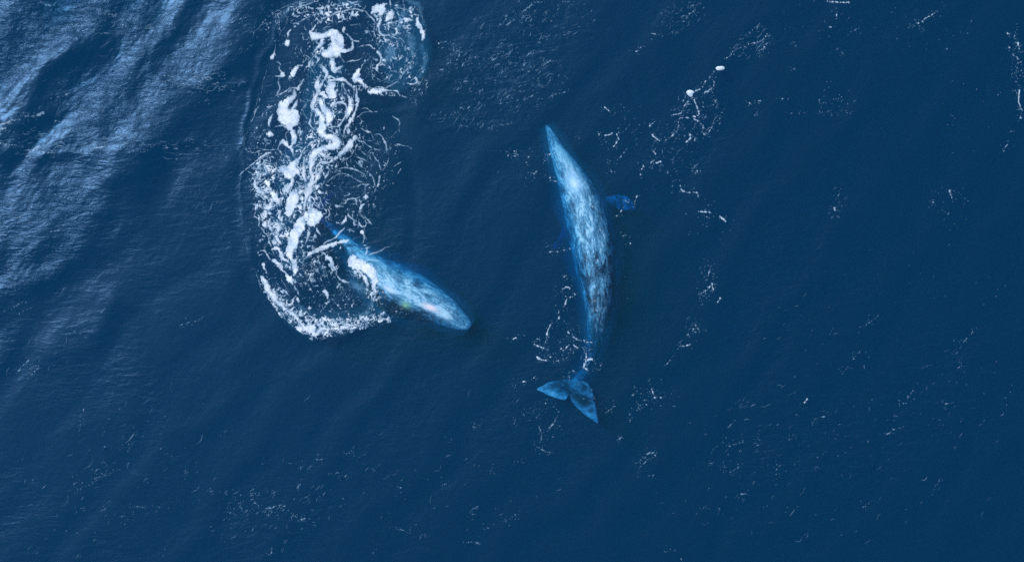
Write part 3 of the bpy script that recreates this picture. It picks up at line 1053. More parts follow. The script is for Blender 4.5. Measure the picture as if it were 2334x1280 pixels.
FLECK = [  # foam flecks and strings, plus ripple glints painted as pale foam streaks
((1450, 0, 2.4615), """
440,400,3 385,460,4 370,490,5 330,515,5
435,450,4 430,490,5 385,520,6
320,550,6 340,600,5 350,640,5 320,660,7 350,680,5 375,710,5 370,740,4 395,755,4 430,705,3
320,660,5 245,665,4 235,710,4 215,750,4 160,790,4
320,545,5 280,580,4 245,635,4 200,645,4
300,750,8 305,775,8 275,800,4
335,770,4 325,800,4
130,790,6 90,760,4
135,905,7 95,925,5 85,945,4
325,925,4 318,945,3
340,958,6 342,959,6
245,1040,4 265,1075,6 310,1080,4 340,1080,4 350,1110,5
350,1185,6 380,1190,7 410,1190,6
395,1213,5 396,1214,5
470,1215,6 490,1230,9 505,1245,3
1110,1165,7 1120,1180,6
1130,1215,4 1132,1218,4
1760,1060,4 1760,1090,5 1770,1110,4
1655,1133,6 1665,1134,5
555,275,4 600,265,4
540,290,4 530,310,4 500,330,3
610,265,5 640,245,4 690,235,4 740,190,4
700,280,3 740,240,4
1540,143,6 1541,144,6
1570,130,4 1600,130,4 1620,105,4 1665,80,4 1690,65,2
1590,145,4 1605,165,3
2085,190,7 2100,190,5
2140,240,8 2145,260,6
2095,265,8 2096,266,8
2115,310,5 2140,325,5 2140,345,4
2130,400,5 2138,412,4
2150,510,7 2145,570,5 2165,625,5
2155,660,8 2156,662,8
2098,735,7 2100,735,7
2095,800,3 2065,830,4 2060,850,3
820,552,7 821,552,7
690,563,7 700,568,4
637,580,5 638,580,5
665,645,5 667,645,5
1160,290,4 1161,290,4
886,390,6 887,390,5
1075,0,6 1080,10,5 1190,15,6
1120,90,4 1125,70,3
1070,155,5 1095,155,4
330,55,4 300,80,4 250,95,3
90,190,5 130,200,4
30,260,3 0,290,3
280,520,3 265,570,3
370,600,3 430,590,3 450,560,3
200,760,4 210,740,4 225,700,3
"""),
((1150, 640, 3.048), """
395,60,5 440,40,10 455,55,4
480,75,5 490,100,4 450,115,4
405,100,6 430,115,5 420,160,8 410,180,3
375,205,3 378,260,9
340,280,4 305,325,7 298,365,10 290,410,4 275,435,4
225,400,6 245,405,5
210,440,6 240,455,9 265,462,8 300,475,4
230,530,16 260,548,7 290,550,7
320,528,9 322,529,9
300,515,5 301,516,5
355,553,5 400,543,3 430,538,3
395,470,7 410,480,6 430,460,6 450,445,6 475,440,4 505,465,8
455,475,5 456,476,5
475,390,8 520,412,7 550,410,4 585,425,6 610,430,5
440,350,8 455,365,3
570,485,6 565,530,8 560,570,10 550,600,9 575,612,9
580,545,12 605,545,13
640,580,4 641,581,4
668,580,5 669,581,5
625,600,4 626,601,4
440,640,3 465,625,3 490,630,3
440,655,4 450,668,4
78,722,9 80,723,9
122,700,8 150,695,4
205,670,5 206,671,5
240,1015,11 255,1050,6 252,1100,5
305,1020,8 340,990,9 355,960,6 365,940,5
205,1138,5 245,1160,5 275,1180,6 315,1190,5
797,1090,11 815,1085,4
705,915,3 740,880,4 770,865,3
885,795,4 920,765,4
885,878,5 886,878,5
928,878,6 929,878,6
985,853,7 986,853,7
1045,808,9 1046,808,9
1018,750,5 1019,750,5
1000,693,6 1001,694,6
870,965,6 871,966,6
960,1240,4 1000,1195,7 1035,1190,7 1045,1215,5
895,1270,3 950,1240,3
45,410,3 70,398,7 95,385,3
365,78,5 366,79,5
185,915,5 186,915,5
205,885,5 206,885,5
130,925,5 131,926,5
285,850,5 286,855,5
"""),
((1150, 240, 3.2), """
70,333,11 75,335,9
98,328,6 99,329,6
30,355,5 25,370,5
75,370,5 76,371,5
315,477,9 316,478,9
332,533,7 333,533,7
360,548,5 372,553,7
290,405,6 291,406,6
215,497,6 235,485,5
175,375,5 160,420,4
300,370,4 335,355,4
688,209,8 689,210,8
728,219,9 770,212,9 790,190,5
820,213,7 835,248,6
820,260,5 795,303,5
740,270,5 741,271,5
760,40,7 725,8,7
890,320,4 845,375,5 818,405,4
750,420,6 751,421,6
780,485,8 781,486,8
540,225,6 541,226,6
865,690,5 910,710,4
965,660,7 940,730,4
870,730,4 835,790,5 815,805,4
910,995,6 920,1010,5
867,952,5 868,953,5
320,1070,4 350,1068,5 385,1065,5
430,1055,5 475,1045,5
320,1023,6 321,1024,6
435,1250,7 460,1262,6
600,1105,9 601,1106,9
1010,440,7 990,490,7 995,515,4
1075,215,8 1100,240,8
1060,150,7 1090,120,5
1070,320,5 1100,350,7
1060,430,6 1090,400,6
235,10,7 260,0,5
0,140,5 25,130,5
"""),
((1450, 600, 1.8824), """
275,130,3 300,115,3 320,95,5
325,85,5 330,115,5
350,165,4 360,150,4
310,50,3 320,10,4
245,280,4 240,290,3
255,265,3 270,285,3
190,353,3 215,352,4 235,343,3
80,573,6 82,574,6
105,575,6 107,576,6
43,603,5 44,604,4
10,618,4 11,619,4
65,540,3 75,560,3
130,430,3 165,390,2
970,275,2 1000,255,3 1030,230,2
1385,365,2 1410,330,2 1450,285,2
1355,392,3 1375,382,2
1390,438,4 1395,436,3
930,410,3 960,375,3
885,470,2 910,440,2
1105,655,2 1130,600,2
1145,605,2 1170,570,2 1190,540,2
1325,602,3 1360,595,3
1075,732,4 1095,722,3
1100,712,3 1140,703,2
735,578,5 720,596,4
755,690,2 770,665,2 820,652,1.6
395,785,2 460,763,3
505,755,3 515,750,3
400,893,2 440,872,3
600,885,3 620,860,2
605,925,3 615,912,2
450,990,4 470,986,3
500,942,3 508,936,3
320,858,4 325,855,3
370,872,3 380,872,3
1285,950,3 1300,930,2
970,1042,4 985,1040,2
660,748,3 662,746,3
765,870,3 775,874,3
50,805,3 80,815,3
0,890,2 50,840,2
50,912,2 75,908,2
145,1222,5 150,1226,4
190,1265,3 192,1266,3
285,1045,1.6 360,1056,1.6
"""),
((1000, 0, 4.0), """
740,150,4 830,140,5
610,235,5 640,215,8 690,185,6
770,100,8 830,60,10 870,25,9 940,20,6
740,190,5 770,170,6
950,200,9 975,165,6 1000,150,4
1000,100,8 1015,90,6
260,530,7 340,523,10
215,605,9 245,560,5
490,545,12 525,530,10
510,500,7 560,490,5
590,510,5 650,485,8
770,530,4 820,495,10 855,470,6
780,595,8 800,575,5
600,440,4 660,410,4
560,405,6 580,395,4
945,605,7 990,570,12 1030,545,7
890,680,4 940,640,5
630,880,8 690,840,4
590,915,5 630,885,6
130,1045,6 160,1015,5
360,1000,8 400,955,5
320,1000,6 370,935,5
200,985,9 220,975,6
265,985,9 290,965,5
175,815,8 210,790,6
230,740,9 265,735,6
500,740,8 520,735,7
330,850,5 370,820,5
800,900,5 860,870,7
890,785,5 920,765,5
450,1170,8 490,1165,7
380,1160,7 385,1160,7
580,1140,6 630,1125,5
1000,900,5 1050,865,7 1150,840,5
880,980,7 930,940,5
580,655,6 600,640,6
200,1145,5 250,1145,5 290,1115,4
80,578,7 110,570,5
150,565,6 190,500,8 210,470,4
0,395,6 70,385,7
20,430,4 130,460,4 180,462,5
10,640,7 40,632,7
1130,20,8 1190,10,7
130,500,4 170,460,3
470,600,9 480,595,9
530,590,8 545,580,6
990,350,8 992,348,8
900,390,8 930,380,6
1130,320,5 1180,310,5
1030,465,6 1080,430,6
1135,710,8 1136,711,8
"""),
((0, 850, 2.976), """
510,917,3 570,914,4 632,910,3
870,909,2 930,903,4 990,908,3 1060,900,3 1110,903,2
800,970,2 850,967,4 890,965,2
1250,680,3 1275,655,4 1330,632,3
1385,810,3 1430,797,5 1440,795,3
515,792,3 560,772,3
625,740,2 670,715,2 700,695,2
690,670,2 710,625,2
845,515,2 880,480,2 912,415,2
690,440,2 712,385,2
545,295,3 575,235,3
535,400,2 552,320,2
1105,1232,6 1107,1233,5
525,1240,5 545,1234,3
820,445,4 838,438,3
730,645,3 762,630,2
510,690,4 525,685,3
1125,555,4 1127,553,4
700,910,3 712,880,2
"""),
((500, 950, 3.334), """
350,695,6 400,685,8 440,670,7
470,685,5 500,672,4
345,722,3 400,705,3
250,655,4 290,648,3 320,663,6
610,775,8 640,770,7 650,775,5
550,745,4 590,750,3
930,275,3 1000,273,5 1025,272,3
945,448,6 965,443,5
905,453,2 1000,448,3
1300,440,6 1340,435,4
815,548,4 840,550,3
240,595,5 265,590,3 280,565,2
80,742,4 95,738,3
140,690,4 160,680,3
190,712,4 191,712,4
395,1030,6 400,1010,5
505,942,5 506,943,4
475,1013,4 495,1010,3
1910,705,5 1950,680,5 1970,675,3
1930,735,4 1931,735,4
2245,742,4 2290,730,3
2150,793,3 2215,797,5
1870,948,2 1940,947,3 1970,955,6
1530,887,4 1555,884,4
1180,988,6 1181,988,6
1340,850,3 1390,857,3
1450,865,5 1451,866,5
2030,835,5 2045,840,4
1750,178,5 1755,172,4
2072,407,5 2073,408,5
2275,340,6 2276,341,6
740,320,8 780,318,7
1930,70,4 1955,75,3 1975,45,2
2250,15,5 2248,40,4
35,120,4 55,105,3
20,570,5 70,575,4
120,583,4 125,584,4
590,535,5 620,500,3
1370,530,4 1380,535,3
1690,515,4 1720,510,3
"""),
((0, 0, 3.2), """
0,1040,8 50,1055,7 130,1060,5
150,1095,6 230,1095,8 290,1100,7 340,1115,7 400,1115,6
250,1085,12 280,1070,14
950,1120,4 1000,1105,6 1050,1115,5 1110,1110,5
1060,1060,5 1110,1060,5
1200,1083,6 1230,1080,7 1300,1086,4
1210,1060,5 1225,1075,6
700,1080,8 770,1075,10
640,1065,4 700,1070,5
0,910,10 60,905,12 90,890,8
0,945,12 60,940,10
100,880,6 160,880,6
200,855,5 260,850,6
280,840,14 320,825,14
160,828,4 220,830,5
0,745,9 10,775,10
345,30,10 360,40,10 400,20,6
300,20,8 330,35,8
870,180,4 930,185,5 990,195,5
720,110,4 800,105,5 850,120,6
1660,190,3 1720,160,4 1820,125,4
1490,290,5 1570,298,5
1200,555,5 1280,560,5
1340,620,5 1430,627,5
1200,600,4 1250,585,4
1490,405,4 1540,380,4 1600,350,3
1030,740,4 1080,725,4
1140,690,6 1220,660,5
1460,750,4 1510,735,4
1380,680,4 1410,684,4
1590,530,4 1650,530,4
940,780,4 965,765,4
400,885,6 470,885,5
780,1015,5 850,1005,5
480,690,10 500,680,8
350,730,5 380,715,4
430,705,5 450,695,5
"""),
((0, 400, 2.56), """
0,345,6 50,345,5
100,250,5 130,238,5
250,215,6 265,205,6
300,330,3 360,318,4
0,10,3 0,12,3
115,55,4 140,50,4
180,45,4 215,25,4
15,580,3 60,545,3 100,520,3
70,660,3 100,630,3 130,600,2
85,765,4 140,735,4
70,850,3 120,800,3 185,768,4
20,800,4 40,785,4
1045,875,2 1090,858,3 1160,845,3
95,1150,4 140,1100,5 180,1065,3
185,1160,4 225,1120,3
"""),
]
# thin, half transparent sheets of bubbles
FOAM.append(((0, 0, 1.0), """
549,400,0.5 545,425,0.7 547,448,0.4
546,475,0.4 551,500,0.6 549,522,0.4
556,545,0.5 563,566,0.6 568,590,0.4
580,612,0.7 588,636,0.9 596,660,1.3
554,340,0.5 560,312,0.8 566,288,0.6
573,266,0.9 584,240,0.7 590,214,0.5
612,40,0.8 640,20,0.9 680,4,0.8 720,-8,0.8
608,160,0.6 600,185,0.7 596,215,0.6
966,44,0.5 971,62,0.8 969,78,0.4
972,112,0.7 975,130,0.6 971,146,0.7
967,172,0.7 956,190,0.9 944,203,0.7
940,10,1.0 958,30,1.0 966,50,0.9
880,70,1.0 895,85,1.2 915,90,1.0 925,105,1.2
870,100,0.9 885,120,1.0 905,125,0.9
930,130,0.9 925,160,1.0 912,180,0.9
850,130,0.8 845,160,0.9 860,180,0.9 885,188,0.9 905,180,0.8
600,690,1.0 640,730,1.2 680,765,1.4 712,772,1.6 760,760,1.4 820,748,1.2 860,735,1.0
770,640,0.9 775,660,1.0 790,672,0.9
735,600,0.9 745,625,1.0 752,650,0.9
690,600,0.9 700,640,1.0 715,670,0.9
655,600,0.8 640,630,0.9 660,665,0.9
"""))
VEIL = [
((700, 560, 5.818), "560,480,60 700,560,80 840,620,50 860,760,40 780,900,60 650,930,40;540,20,40 600,100,60 640,140,50;980,880,60 1060,860,30;150,250,40 230,370,30"),
((760, 0, 5.333), "900,0,60 1030,60,50 1060,180,40 1090,300,30;1080,560,50 1110,700,50 1080,860,40 1000,980,40;850,150,60 800,330,60;700,620,90 640,760,60;80,40,60 300,60,50;950,430,60 960,650,60"),
((540, 180, 5.818), "240,1150,60 420,1140,60;440,560,50 380,640,30;120,900,30 60,960,30"),
((560, 380, 7.111), "850,600,60 1010,580,60 1100,600,30;220,60,60 330,100,60;450,880,70 560,1000,80 660,1080,50;350,460,50;1000,250,120 900,100,60"),
((570, 560, 5.818), "150,380,30 210,560,40 330,720,40 480,860,40 640,1000,50 800,1100,60 989,1060,60;420,120,50;620,760,50 700,860,60"),
((0, 0, 3.2), "560,60,3"),
]
def strokes(panel, text):
    ox, oy, z = panel
    out = []
    for line in text.strip().replace(';', '\n').splitlines():
        p = [tuple(float(v) for v in q.split(',')) for q in line.split()]
        if not p:
            continue
        out.append([(ox + a / z, oy + b / z, r / z) for a, b, r in p])
    return out

def raster(field, pts, rscale=1.0, soft=None, minr=0.9, dfield=None):
    """write the signed coverage of a stroke with rounded joints (1 in the middle, 0 at the rim) into field"""
    if len(pts) > 2:
        pts = catmull(pts, 5)
    if len(pts) == 1:
        pts = [pts[0], (pts[0][0] + 0.3, pts[0][1], pts[0][2])]
    for (x0, y0, r0), (x1, y1, r1) in zip(pts[:-1], pts[1:]):
        r0, r1 = max(r0 * rscale, minr), max(r1 * rscale, minr)
        R = max(r0, r1) * 2.0 + (7 if dfield is None else 18)
        a, b = int(max(0, min(x0, x1) - R - GX0)), int(min(field.shape[1], max(x0, x1) + R - GX0 + 1))
        c, d = int(max(0, min(y0, y1) - R - GY0)), int(min(field.shape[0], max(y0, y1) + R - GY0 + 1))
        if a >= b or c >= d:
            continue
        # the points are looked up through a small warp, so that rims wander like real foam
        x, y = FX[c:d, a:b] + WX[c:d, a:b], FY[c:d, a:b] + WY[c:d, a:b]
        dx, dy = x1 - x0, y1 - y0
        L2 = dx * dx + dy * dy + 1e-6
        t = np.clip(((x - x0) * dx + (y - y0) * dy) / L2, 0, 1)
        dist = np.hypot(x - x0 - t * dx, y - y0 - t * dy)
        r = r0 + (r1 - r0) * t
        v = (r - dist) / (np.minimum(r, 6.0) if soft is None else soft)
        if dfield is not None:
            dfield[c:d, a:b] = np.where(v > field[c:d, a:b], r, dfield[c:d, a:b])
        np.maximum(field[c:d, a:b], v, out=field[c:d, a:b])

WX = (1.1 * gnoise(FX / 14.0, FY / 14.0, 41) + 0.45 * gnoise(FX / 4.5, FY / 4.5, 42)).astype(np.float32)
WY = (1.1 * gnoise(FX / 14.0, FY / 14.0, 43) + 0.45 * gnoise(FX / 4.5, FY / 4.5, 44)).astype(np.float32)

ALL = [st for panel, text in FOAM for st in strokes(panel, text)]
wake = np.full(FX.shape, -30.0, dtype=np.float32)      # signed distance to the traced strands, pixels
wr = np.zeros(FX.shape, dtype=np.float32)              # radius of the strand there
for st in ALL:
    st = [(a, b, r * (0.74 + 0.44 * min(1.0, r / 4.5))) for a, b, r in st]
    if len(st) > 2 and st[0][2] < 3 and st[-1][2] < 3:
        st[0] = (st[0][0], st[0][1], st[0][2] * 0.6)
        st[-1] = (st[-1][0], st[-1][1], st[-1][2] * 0.6)
    raster(wake, st, 1.0, 1.0, 0.5, wr)
NA = fbm(FX / 7.0, FY / 7.0, 51, 3).astype(np.float32)          # fine break-up
NB = fbm(FX / 20.0, FY / 20.0, 61, 2).astype(np.float32)
NC = fbm(FX / 3.2, FY / 3.2, 55, 2).astype(np.float32)
amp = np.clip(0.25 + 0.42 * wr, 0, 2.6)
rim = smooth(655, 700, FY + 0.25 * (FX - 720)) * (FY < 800)          # the broken, bubbly rim at the bottom
rim = np.maximum(rim, 0.8 * np.exp(-(((FX - 615) / 40) ** 2 + ((FY - 440) / 70) ** 2))).astype(np.float32)
rim = np.maximum(rim, 0.8 * np.exp(-(((FX - 640) / 30) ** 2 + ((FY - 540) / 60) ** 2))).astype(np.float32)
ND = fbm(FX / 4.6, FY / 4.6, 64, 2).astype(np.float32)
wake_v = wake + amp * (1.15 * NA + 0.45 * ND + 0.35 * NC) * (1 + 0.3 * rim) + 0.35 * amp * NB + rim * (3.4 * ND - 0.9 - 0.10 * wr) * (wake > -7)
# holes torn in the broad sheets
hole = fbm(FX / 7.0 + 50 + 0.5 * NB, FY / 13.0 + 0.5 * NA, 59, 3).astype(np.float32)
wake_v = wake_v - np.clip(wr / 4.0, 0, 1) * 9.0 * np.maximum(0, hole - 0.20) * np.exp(-np.maximum(0, wake - 3) / 6.0)

# lacy nets and scattered spots inside the whirl (centre, radii, tilt, kind, amount)
LACE = [
    (600, 392, 34, 22, -20, 'net', 0.9), (610, 360, 26, 12, -25, 'net', 0.6), (610, 470, 26, 60, -12, 'net', 0.55),
    (640, 520, 26, 46, -20, 'net', 0.6), (672, 505, 30, 30, 0, 'net', 0.5), (600, 640, 20, 40, -30, 'spot', 0.5),
    (640, 700, 42, 24, 45, 'spot', 0.8), (690, 730, 48, 22, 20, 'net', 1.0), (745, 742, 60, 20, -8, 'net', 1.0),
    (810, 735, 60, 14, -10, 'net', 0.9), (628, 690, 22, 42, -42, 'net', 0.9), (700, 650, 50, 50, 0, 'spot', 0.35),
    (745, 600, 34, 40, 0, 'net', 0.42), (715, 620, 20, 40, 10, 'spot', 0.5), (800, 660, 40, 50, 0, 'spot', 0.25),
    (840, 720, 28, 26, 0, 'spot', 0.45), (900, 712, 50, 16, -14, 'spot', 0.22), (760, 690, 50, 34, 0, 'spot', 0.35),
    (770, 30, 60, 24, -10, 'net', 0.8), (700, 20, 40, 20, -20, 'spot', 0.6), (890, 60, 45, 50, 0, 'net', 0.55),
    (905, 140, 55, 60, 0, 'net', 0.38), (840, 150, 30, 30, 0, 'spot', 0.4), (850, 205, 60, 9, 12, 'net', 0.9),
    (640, 60, 50, 46, -50, 'spot', 0.3), (618, 260, 22, 44, 20, 'spot', 0.35), (690, 230, 14, 40, 10, 'spot', 0.6),
    (590, 320, 26, 40, 20, 'spot', 0.4), (725, 235, 16, 50, 0, 'net', 0.7), (770, 330, 40, 50, 30, 'net', 0.45),
    (815, 300, 20, 40, 10, 'spot', 0.5), (860, 390, 40, 60, 10, 'spot', 0.28), (880, 330, 30, 50, -15, 'spot', 0.3),
    (835, 460, 34, 60, 8, 'spot', 0.4), (735, 410, 36, 50, 15, 'spot', 0.3), (745, 500, 40, 24, 20, 'spot', 0.3),
    (700, 420, 26, 50, 15, 'net', 0.7), (690, 480, 40, 22, 0, 'net', 0.7), (700, 560, 24, 40, 15, 'net', 0.5),
    (590, 430, 20, 30, 0, 'net', 0.7), (680, 160, 30, 50, 30, 'spot', 0.25), (660, 400, 30, 40, 0, 'net', 0.35),
    (720, 380, 30, 24, 20, 'net', 0.7), (920, 20, 30, 24, 0, 'net', 0.4), (955, 190, 24, 60, 10, 'net', 0.28),
]
lx = FX + 5.0 * gnoise(FX / 17, FY / 17, 111) + 2.2 * gnoise(FX / 6, FY / 6, 112)
ly = FY + 5.0 * gnoise(FX / 17, FY / 17, 113) + 2.2 * gnoise(FX / 6, FY / 6, 114)
f1, f2 = worley(lx / 11.0, ly / 11.0, 71)
g1, g2 = worley(FX / 6.5 + 0.2 * NA, FY / 6.5, 72)
gate = fbm(FX / 14.0, FY / 14.0, 77, 3).astype(np.float32)
gat2 = fbm(FX / 8.0 + 9, FY / 8.0, 78, 2).astype(np.float32)
lace = np.full(FX.shape, -3.0, dtype=np.float32)
for cx, cy, rx, ry, rot, kind, amt in LACE:
    R = max(rx, ry) * 1.3
    a, b, c, d = int(cx - R - GX0), int(cx + R - GX0), max(0, int(cy - R - GY0)), int(cy + R - GY0)
    x, y = FX[c:d, a:b] - cx, FY[c:d, a:b] - cy
    cr, sr = math.cos(math.radians(rot)), math.sin(math.radians(rot))
    u, v = x * cr + y * sr, -x * sr + y * cr
    e = 1 - np.sqrt((u / rx) ** 2 + (v / ry) ** 2)
    fade = np.minimum(0, e - 0.25) * 1.6
    g = gate[c:d, a:b] + fade + (amt - 0.6) * 1.0
    if kind == 'net':
        val = (0.07 + 0.34 * np.clip(g + 0.25, 0, 1.2) - (f2 - f1)[c:d, a:b]) * 5.0 + 0.5 * NC[c:d, a:b]
        val = np.where(g > -0.35, val, -3)
    else:
        val = (0.10 + 0.42 * np.clip(g * 0.6 + 0.6 * gat2[c:d, a:b] + 0.1, 0, 0.8) - g1[c:d, a:b]) * 6.0 + 0.6 * NC[c:d, a:b]
    val = np.where(e > 0.12 * gate[c:d, a:b], val, -3)
    np.maximum(lace[c:d, a:b], val, out=lace[c:d, a:b])

# connected marbled webs: iso-lines of a swirled noise, dense where the water is most churned
MARB = [  # centre, radii, tilt, density
    (735, 110, 60, 55, 20, .55), (880, 60, 60, 50, 0, .50), (900, 150, 70, 60, 0, .30), (660, 240, 34, 60, 15, .40), (745, 240, 50, 90, 0, .80),
    (725, 340, 60, 70, 20, .95), (660, 390, 46, 40, 0, .70), (600, 410, 34, 60, -15, .85), (620, 500, 40, 80, -12, .95), (690, 450, 50, 70, 10, .9),
    (660, 560, 36, 70, 0, .7), (730, 480, 40, 34, 0, .5), (820, 350, 70, 80, 10, .28), (810, 470, 60, 80, 0, .30), (700, 610, 60, 60, 0, .38),
    (830, 620, 40, 30, 30, .6), (850, 660, 24, 50, -10, .55), (720, 745, 90, 26, 3, .95), (640, 690, 60, 26, 48, .85), (820, 735, 80, 20, -12, .8),
    (690, 30, 90, 36, -15, .45), (600, 330, 60, 50, 0, .25), (760, 680, 80, 60, 0, .22),
]
dens = np.zeros(FX.shape, dtype=np.float32)
for cx, cy, rx, ry, rot, amt in MARB:
    cr, sr = math.cos(math.radians(rot)), math.sin(math.radians(rot))
    x, y = FX - cx, FY - cy
    e = ((x * cr + y * sr) / rx) ** 2 + ((-x * sr + y * cr) / ry) ** 2
    dens = np.maximum(dens, 1.5 * amt * np.exp(-e * 1.1).astype(np.float32))
sx = FX + 20 * gnoise(FX / 46, FY / 46, 101) + 7 * gnoise(FX / 15, FY / 15, 102)
sy = FY + 20 * gnoise(FX / 46, FY / 46, 103) + 7 * gnoise(FX / 15, FY / 15, 104)
m1 = np.abs(gnoise(sx / 15, sy / 30, 105) + 0.25 * gnoise(sx / 6, sy / 11, 106))
m2 = np.abs(gnoise(sx / 10, sy / 16, 107) + 0.2 * gnoise(sx / 4, sy / 7, 108)) + 0.12 * np.clip(-gate, 0, 1)
marb = np.maximum((dens * 0.26 * (0.6 + gate) - m1) / 0.10, (dens * 0.20 * (0.6 + gat2) - m2) / 0.10).astype(np.float32) + 0.22 * NC - 0.08
marb = np.where(dens > 0.12, marb, -3).astype(np.float32)

fleck = np.full(FX.shape, -30.0, dtype=np.float32)
FST = []
for panel, text in FLECK:
    for st in strokes(panel, text):
        raster(fleck, st, 0.85, 1.0, 0.7)
        FST.append(st)
# scattered small foam flecks, and short streaks painted as ripple glints: centre, radii, tilt, number, length, radius
r2 = np.random.default_rng(23)
speck_glint = np.full(FX.shape, -3.0, dtype=np.float32)
for st in FST:
    # loose specks beside every string
    for a, b, r in st:
        for _ in range(4):
            if r2.random() < 0.8:
                x, y = a + r2.normal() * 6, b + r2.normal() * 6
                k = 0.45 + 0.55 * r2.random()
                raster(speck_glint, [(x, y, k), (x + r2.normal() * 1.4, y + r2.normal() * 1.4, k)], 1.0, None, 0.4)
SCAT = [
    (1905, 225, 50, 38, 35, 46, 1.5, 1.4), (1870, 257, 85, 5, 0, 26, 1.5, 1.1), (2318, 160, 14, 110, 0, 70, 2.5, 1.5),
    (1590, 260, 60, 70, 30, 120, 5, 1.0), (1530, 340, 50, 60, 0, 70, 4, 0.9), (1715, 100, 50, 36, -30, 80, 6, 0.9),
    (1550, 40, 60, 34, -20, 70, 6, 0.9), (1140, 140, 130, 110, -20, 170, 7, 1.0), (1250, 40, 110, 50, 0, 70, 7, 0.9),
    (1280, 780, 60, 50, 0, 60, 1.5, 1.2), (1285, 690, 30, 60, 0, 22, 1, 1.1), (1240, 960, 40, 60, 0, 40, 1.5, 1.2),
    (1610, 640, 26, 60, 10, 70, 1.5, 1.1), (1580, 740, 20, 30, 20, 40, 1.5, 1.1), (1500, 900, 70, 40, 0, 26, 1.5, 1.2),
    (1540, 400, 60, 40, -30, 26, 5, 1.2), (1910, 460, 20, 50, 10, 34, 1.5, 1.1), (2160, 470, 50, 60, 0, 44, 1.5, 1.1),
    (1620, 500, 70, 60, 0, 26, 2, 1.1), (1430, 280, 60, 60, -30, 34, 4, 1.0), (1700, 960, 150, 70, -20, 46, 8, 0.9),
    (1980, 980, 180, 90, -15, 44, 5, 0.9), (2200, 900, 120, 130, -20, 44, 6, 0.9), (1860, 1150, 400, 90, 0, 50, 8, 0.8),
    (1750, 1050, 150, 60, 0, 26, 5, 0.8), (640, 1160, 150, 60, -10, 80, 6, 1.0), (530, 1180, 60, 60, 0, 36, 5, 0.9),
    (1000, 1120, 260, 90, 0, 26, 7, 0.9), (760, 1050, 120, 30, 0, 14, 7, 0.9), (1220, 200, 100, 60, -20, 40, 7, 0.9),
    (1040, 270, 110, 22, 10, 30, 12, 0.8), (1880, 60, 120, 60, 0, 30, 4, 1.0), (2100, 60, 120, 60, 0, 30, 3, 1.0),
    (2200, 260, 120, 100, 0, 24, 2, 1.0), (2100, 620, 200, 120, 0, 30, 2, 0.9), (1850, 780, 160, 120, -20, 26, 6, 0.9),
    (200, 1120, 200, 120, -30, 40, 12, 0.9), (330, 980, 160, 80, -40, 26, 12, 0.8), (120, 760, 140, 90, -40, 36, 14, 0.8),
    (470, 190, 90, 24, 0, 90, 9, 1.0), (270, 45, 130, 40, 0, 80, 9, 1.0), (150, 330, 180, 34, 0, 80, 12, 1.0),
    (30, 270, 60, 60, 0, 50, 8, 1.1), (560, 60, 60, 60, -50, 60, 12, 0.8), (440, 340, 120, 24, 0, 40, 12, 0.9),
    (560, 1050, 900, 200, 0, 40, 6, 0.8), (1180, 380, 60, 50, 0, 20, 1.5, 1.1), (1400, 640, 60, 120, 0, 24, 1.2, 0.9),
    (1365, 700, 16, 60, 0, 44, 6, 1.0), (1345, 560, 34, 90, -8, 26, 5, 0.9), (1335, 810, 12, 40, 0, 40, 2, 1.3),
    (930, 715, 60, 14, 16, 40, 2, 1.0), (1340, 900, 16, 40, -30, 12, 2, 1.2),
    (960, 260, 60, 40, 0, 20, 10, 0.8), (240, 200, 240, 160, -50, 110, 14, 0.7), (500, 450, 60, 90, -40, 30, 12, 0.7),
]
for cx, cy, rx, ry, rot, num, ln, rad in SCAT:
    cr, sr = math.cos(math.radians(rot)), math.sin(math.radians(rot))
    for _ in range(num):
        q, rr = r2.random() * 2 * np.pi, r2.random() ** 0.6
        u, v = rr * rx * math.cos(q), rr * ry * math.sin(q)
        x, y = cx + u * cr - v * sr, cy + u * sr + v * cr
        if 552 < x < 980 and y < 790 and (cx > 620 and cy < 800):
            continue
        ang = math.radians(-42 + 20 * r2.standard_normal()) if cy > 0 and not (cx < 500 and cy in (190, 330, 340)) else math.radians(-8 + 14 * r2.standard_normal())
        if 1300 < cx < 1370 and 500 < cy < 760:
            ang = math.radians(82)
        l = ln * (0.3 + r2.exponential(0.7)) * 0.5
        r0 = rad * (0.5 + 0.6 * r2.random() + 0.5 * (r2.random() < 0.12))
        bx_, by_ = math.cos(ang) * l, math.sin(ang) * l
        k = r2.normal() * 0.25 * l
        raster(speck_glint, [(x - bx_, y - by_, r0 * 0.5), (x - math.sin(ang) * k, y + math.cos(ang) * k, r0), (x + bx_, y + by_, r0 * 0.5)], 1.0, None, 0.5)

veil = np.full(FX.shape, -3.0, dtype=np.float32)
for panel, text in VEIL:
    for st in strokes(panel, text):
        raster(veil, st, 1.0, 9.0)
veil_v = veil * 0.8 - 0.15 + 0.75 * fbm(FX / 12.0, FY / 12.0, 83, 4).astype(np.float32)

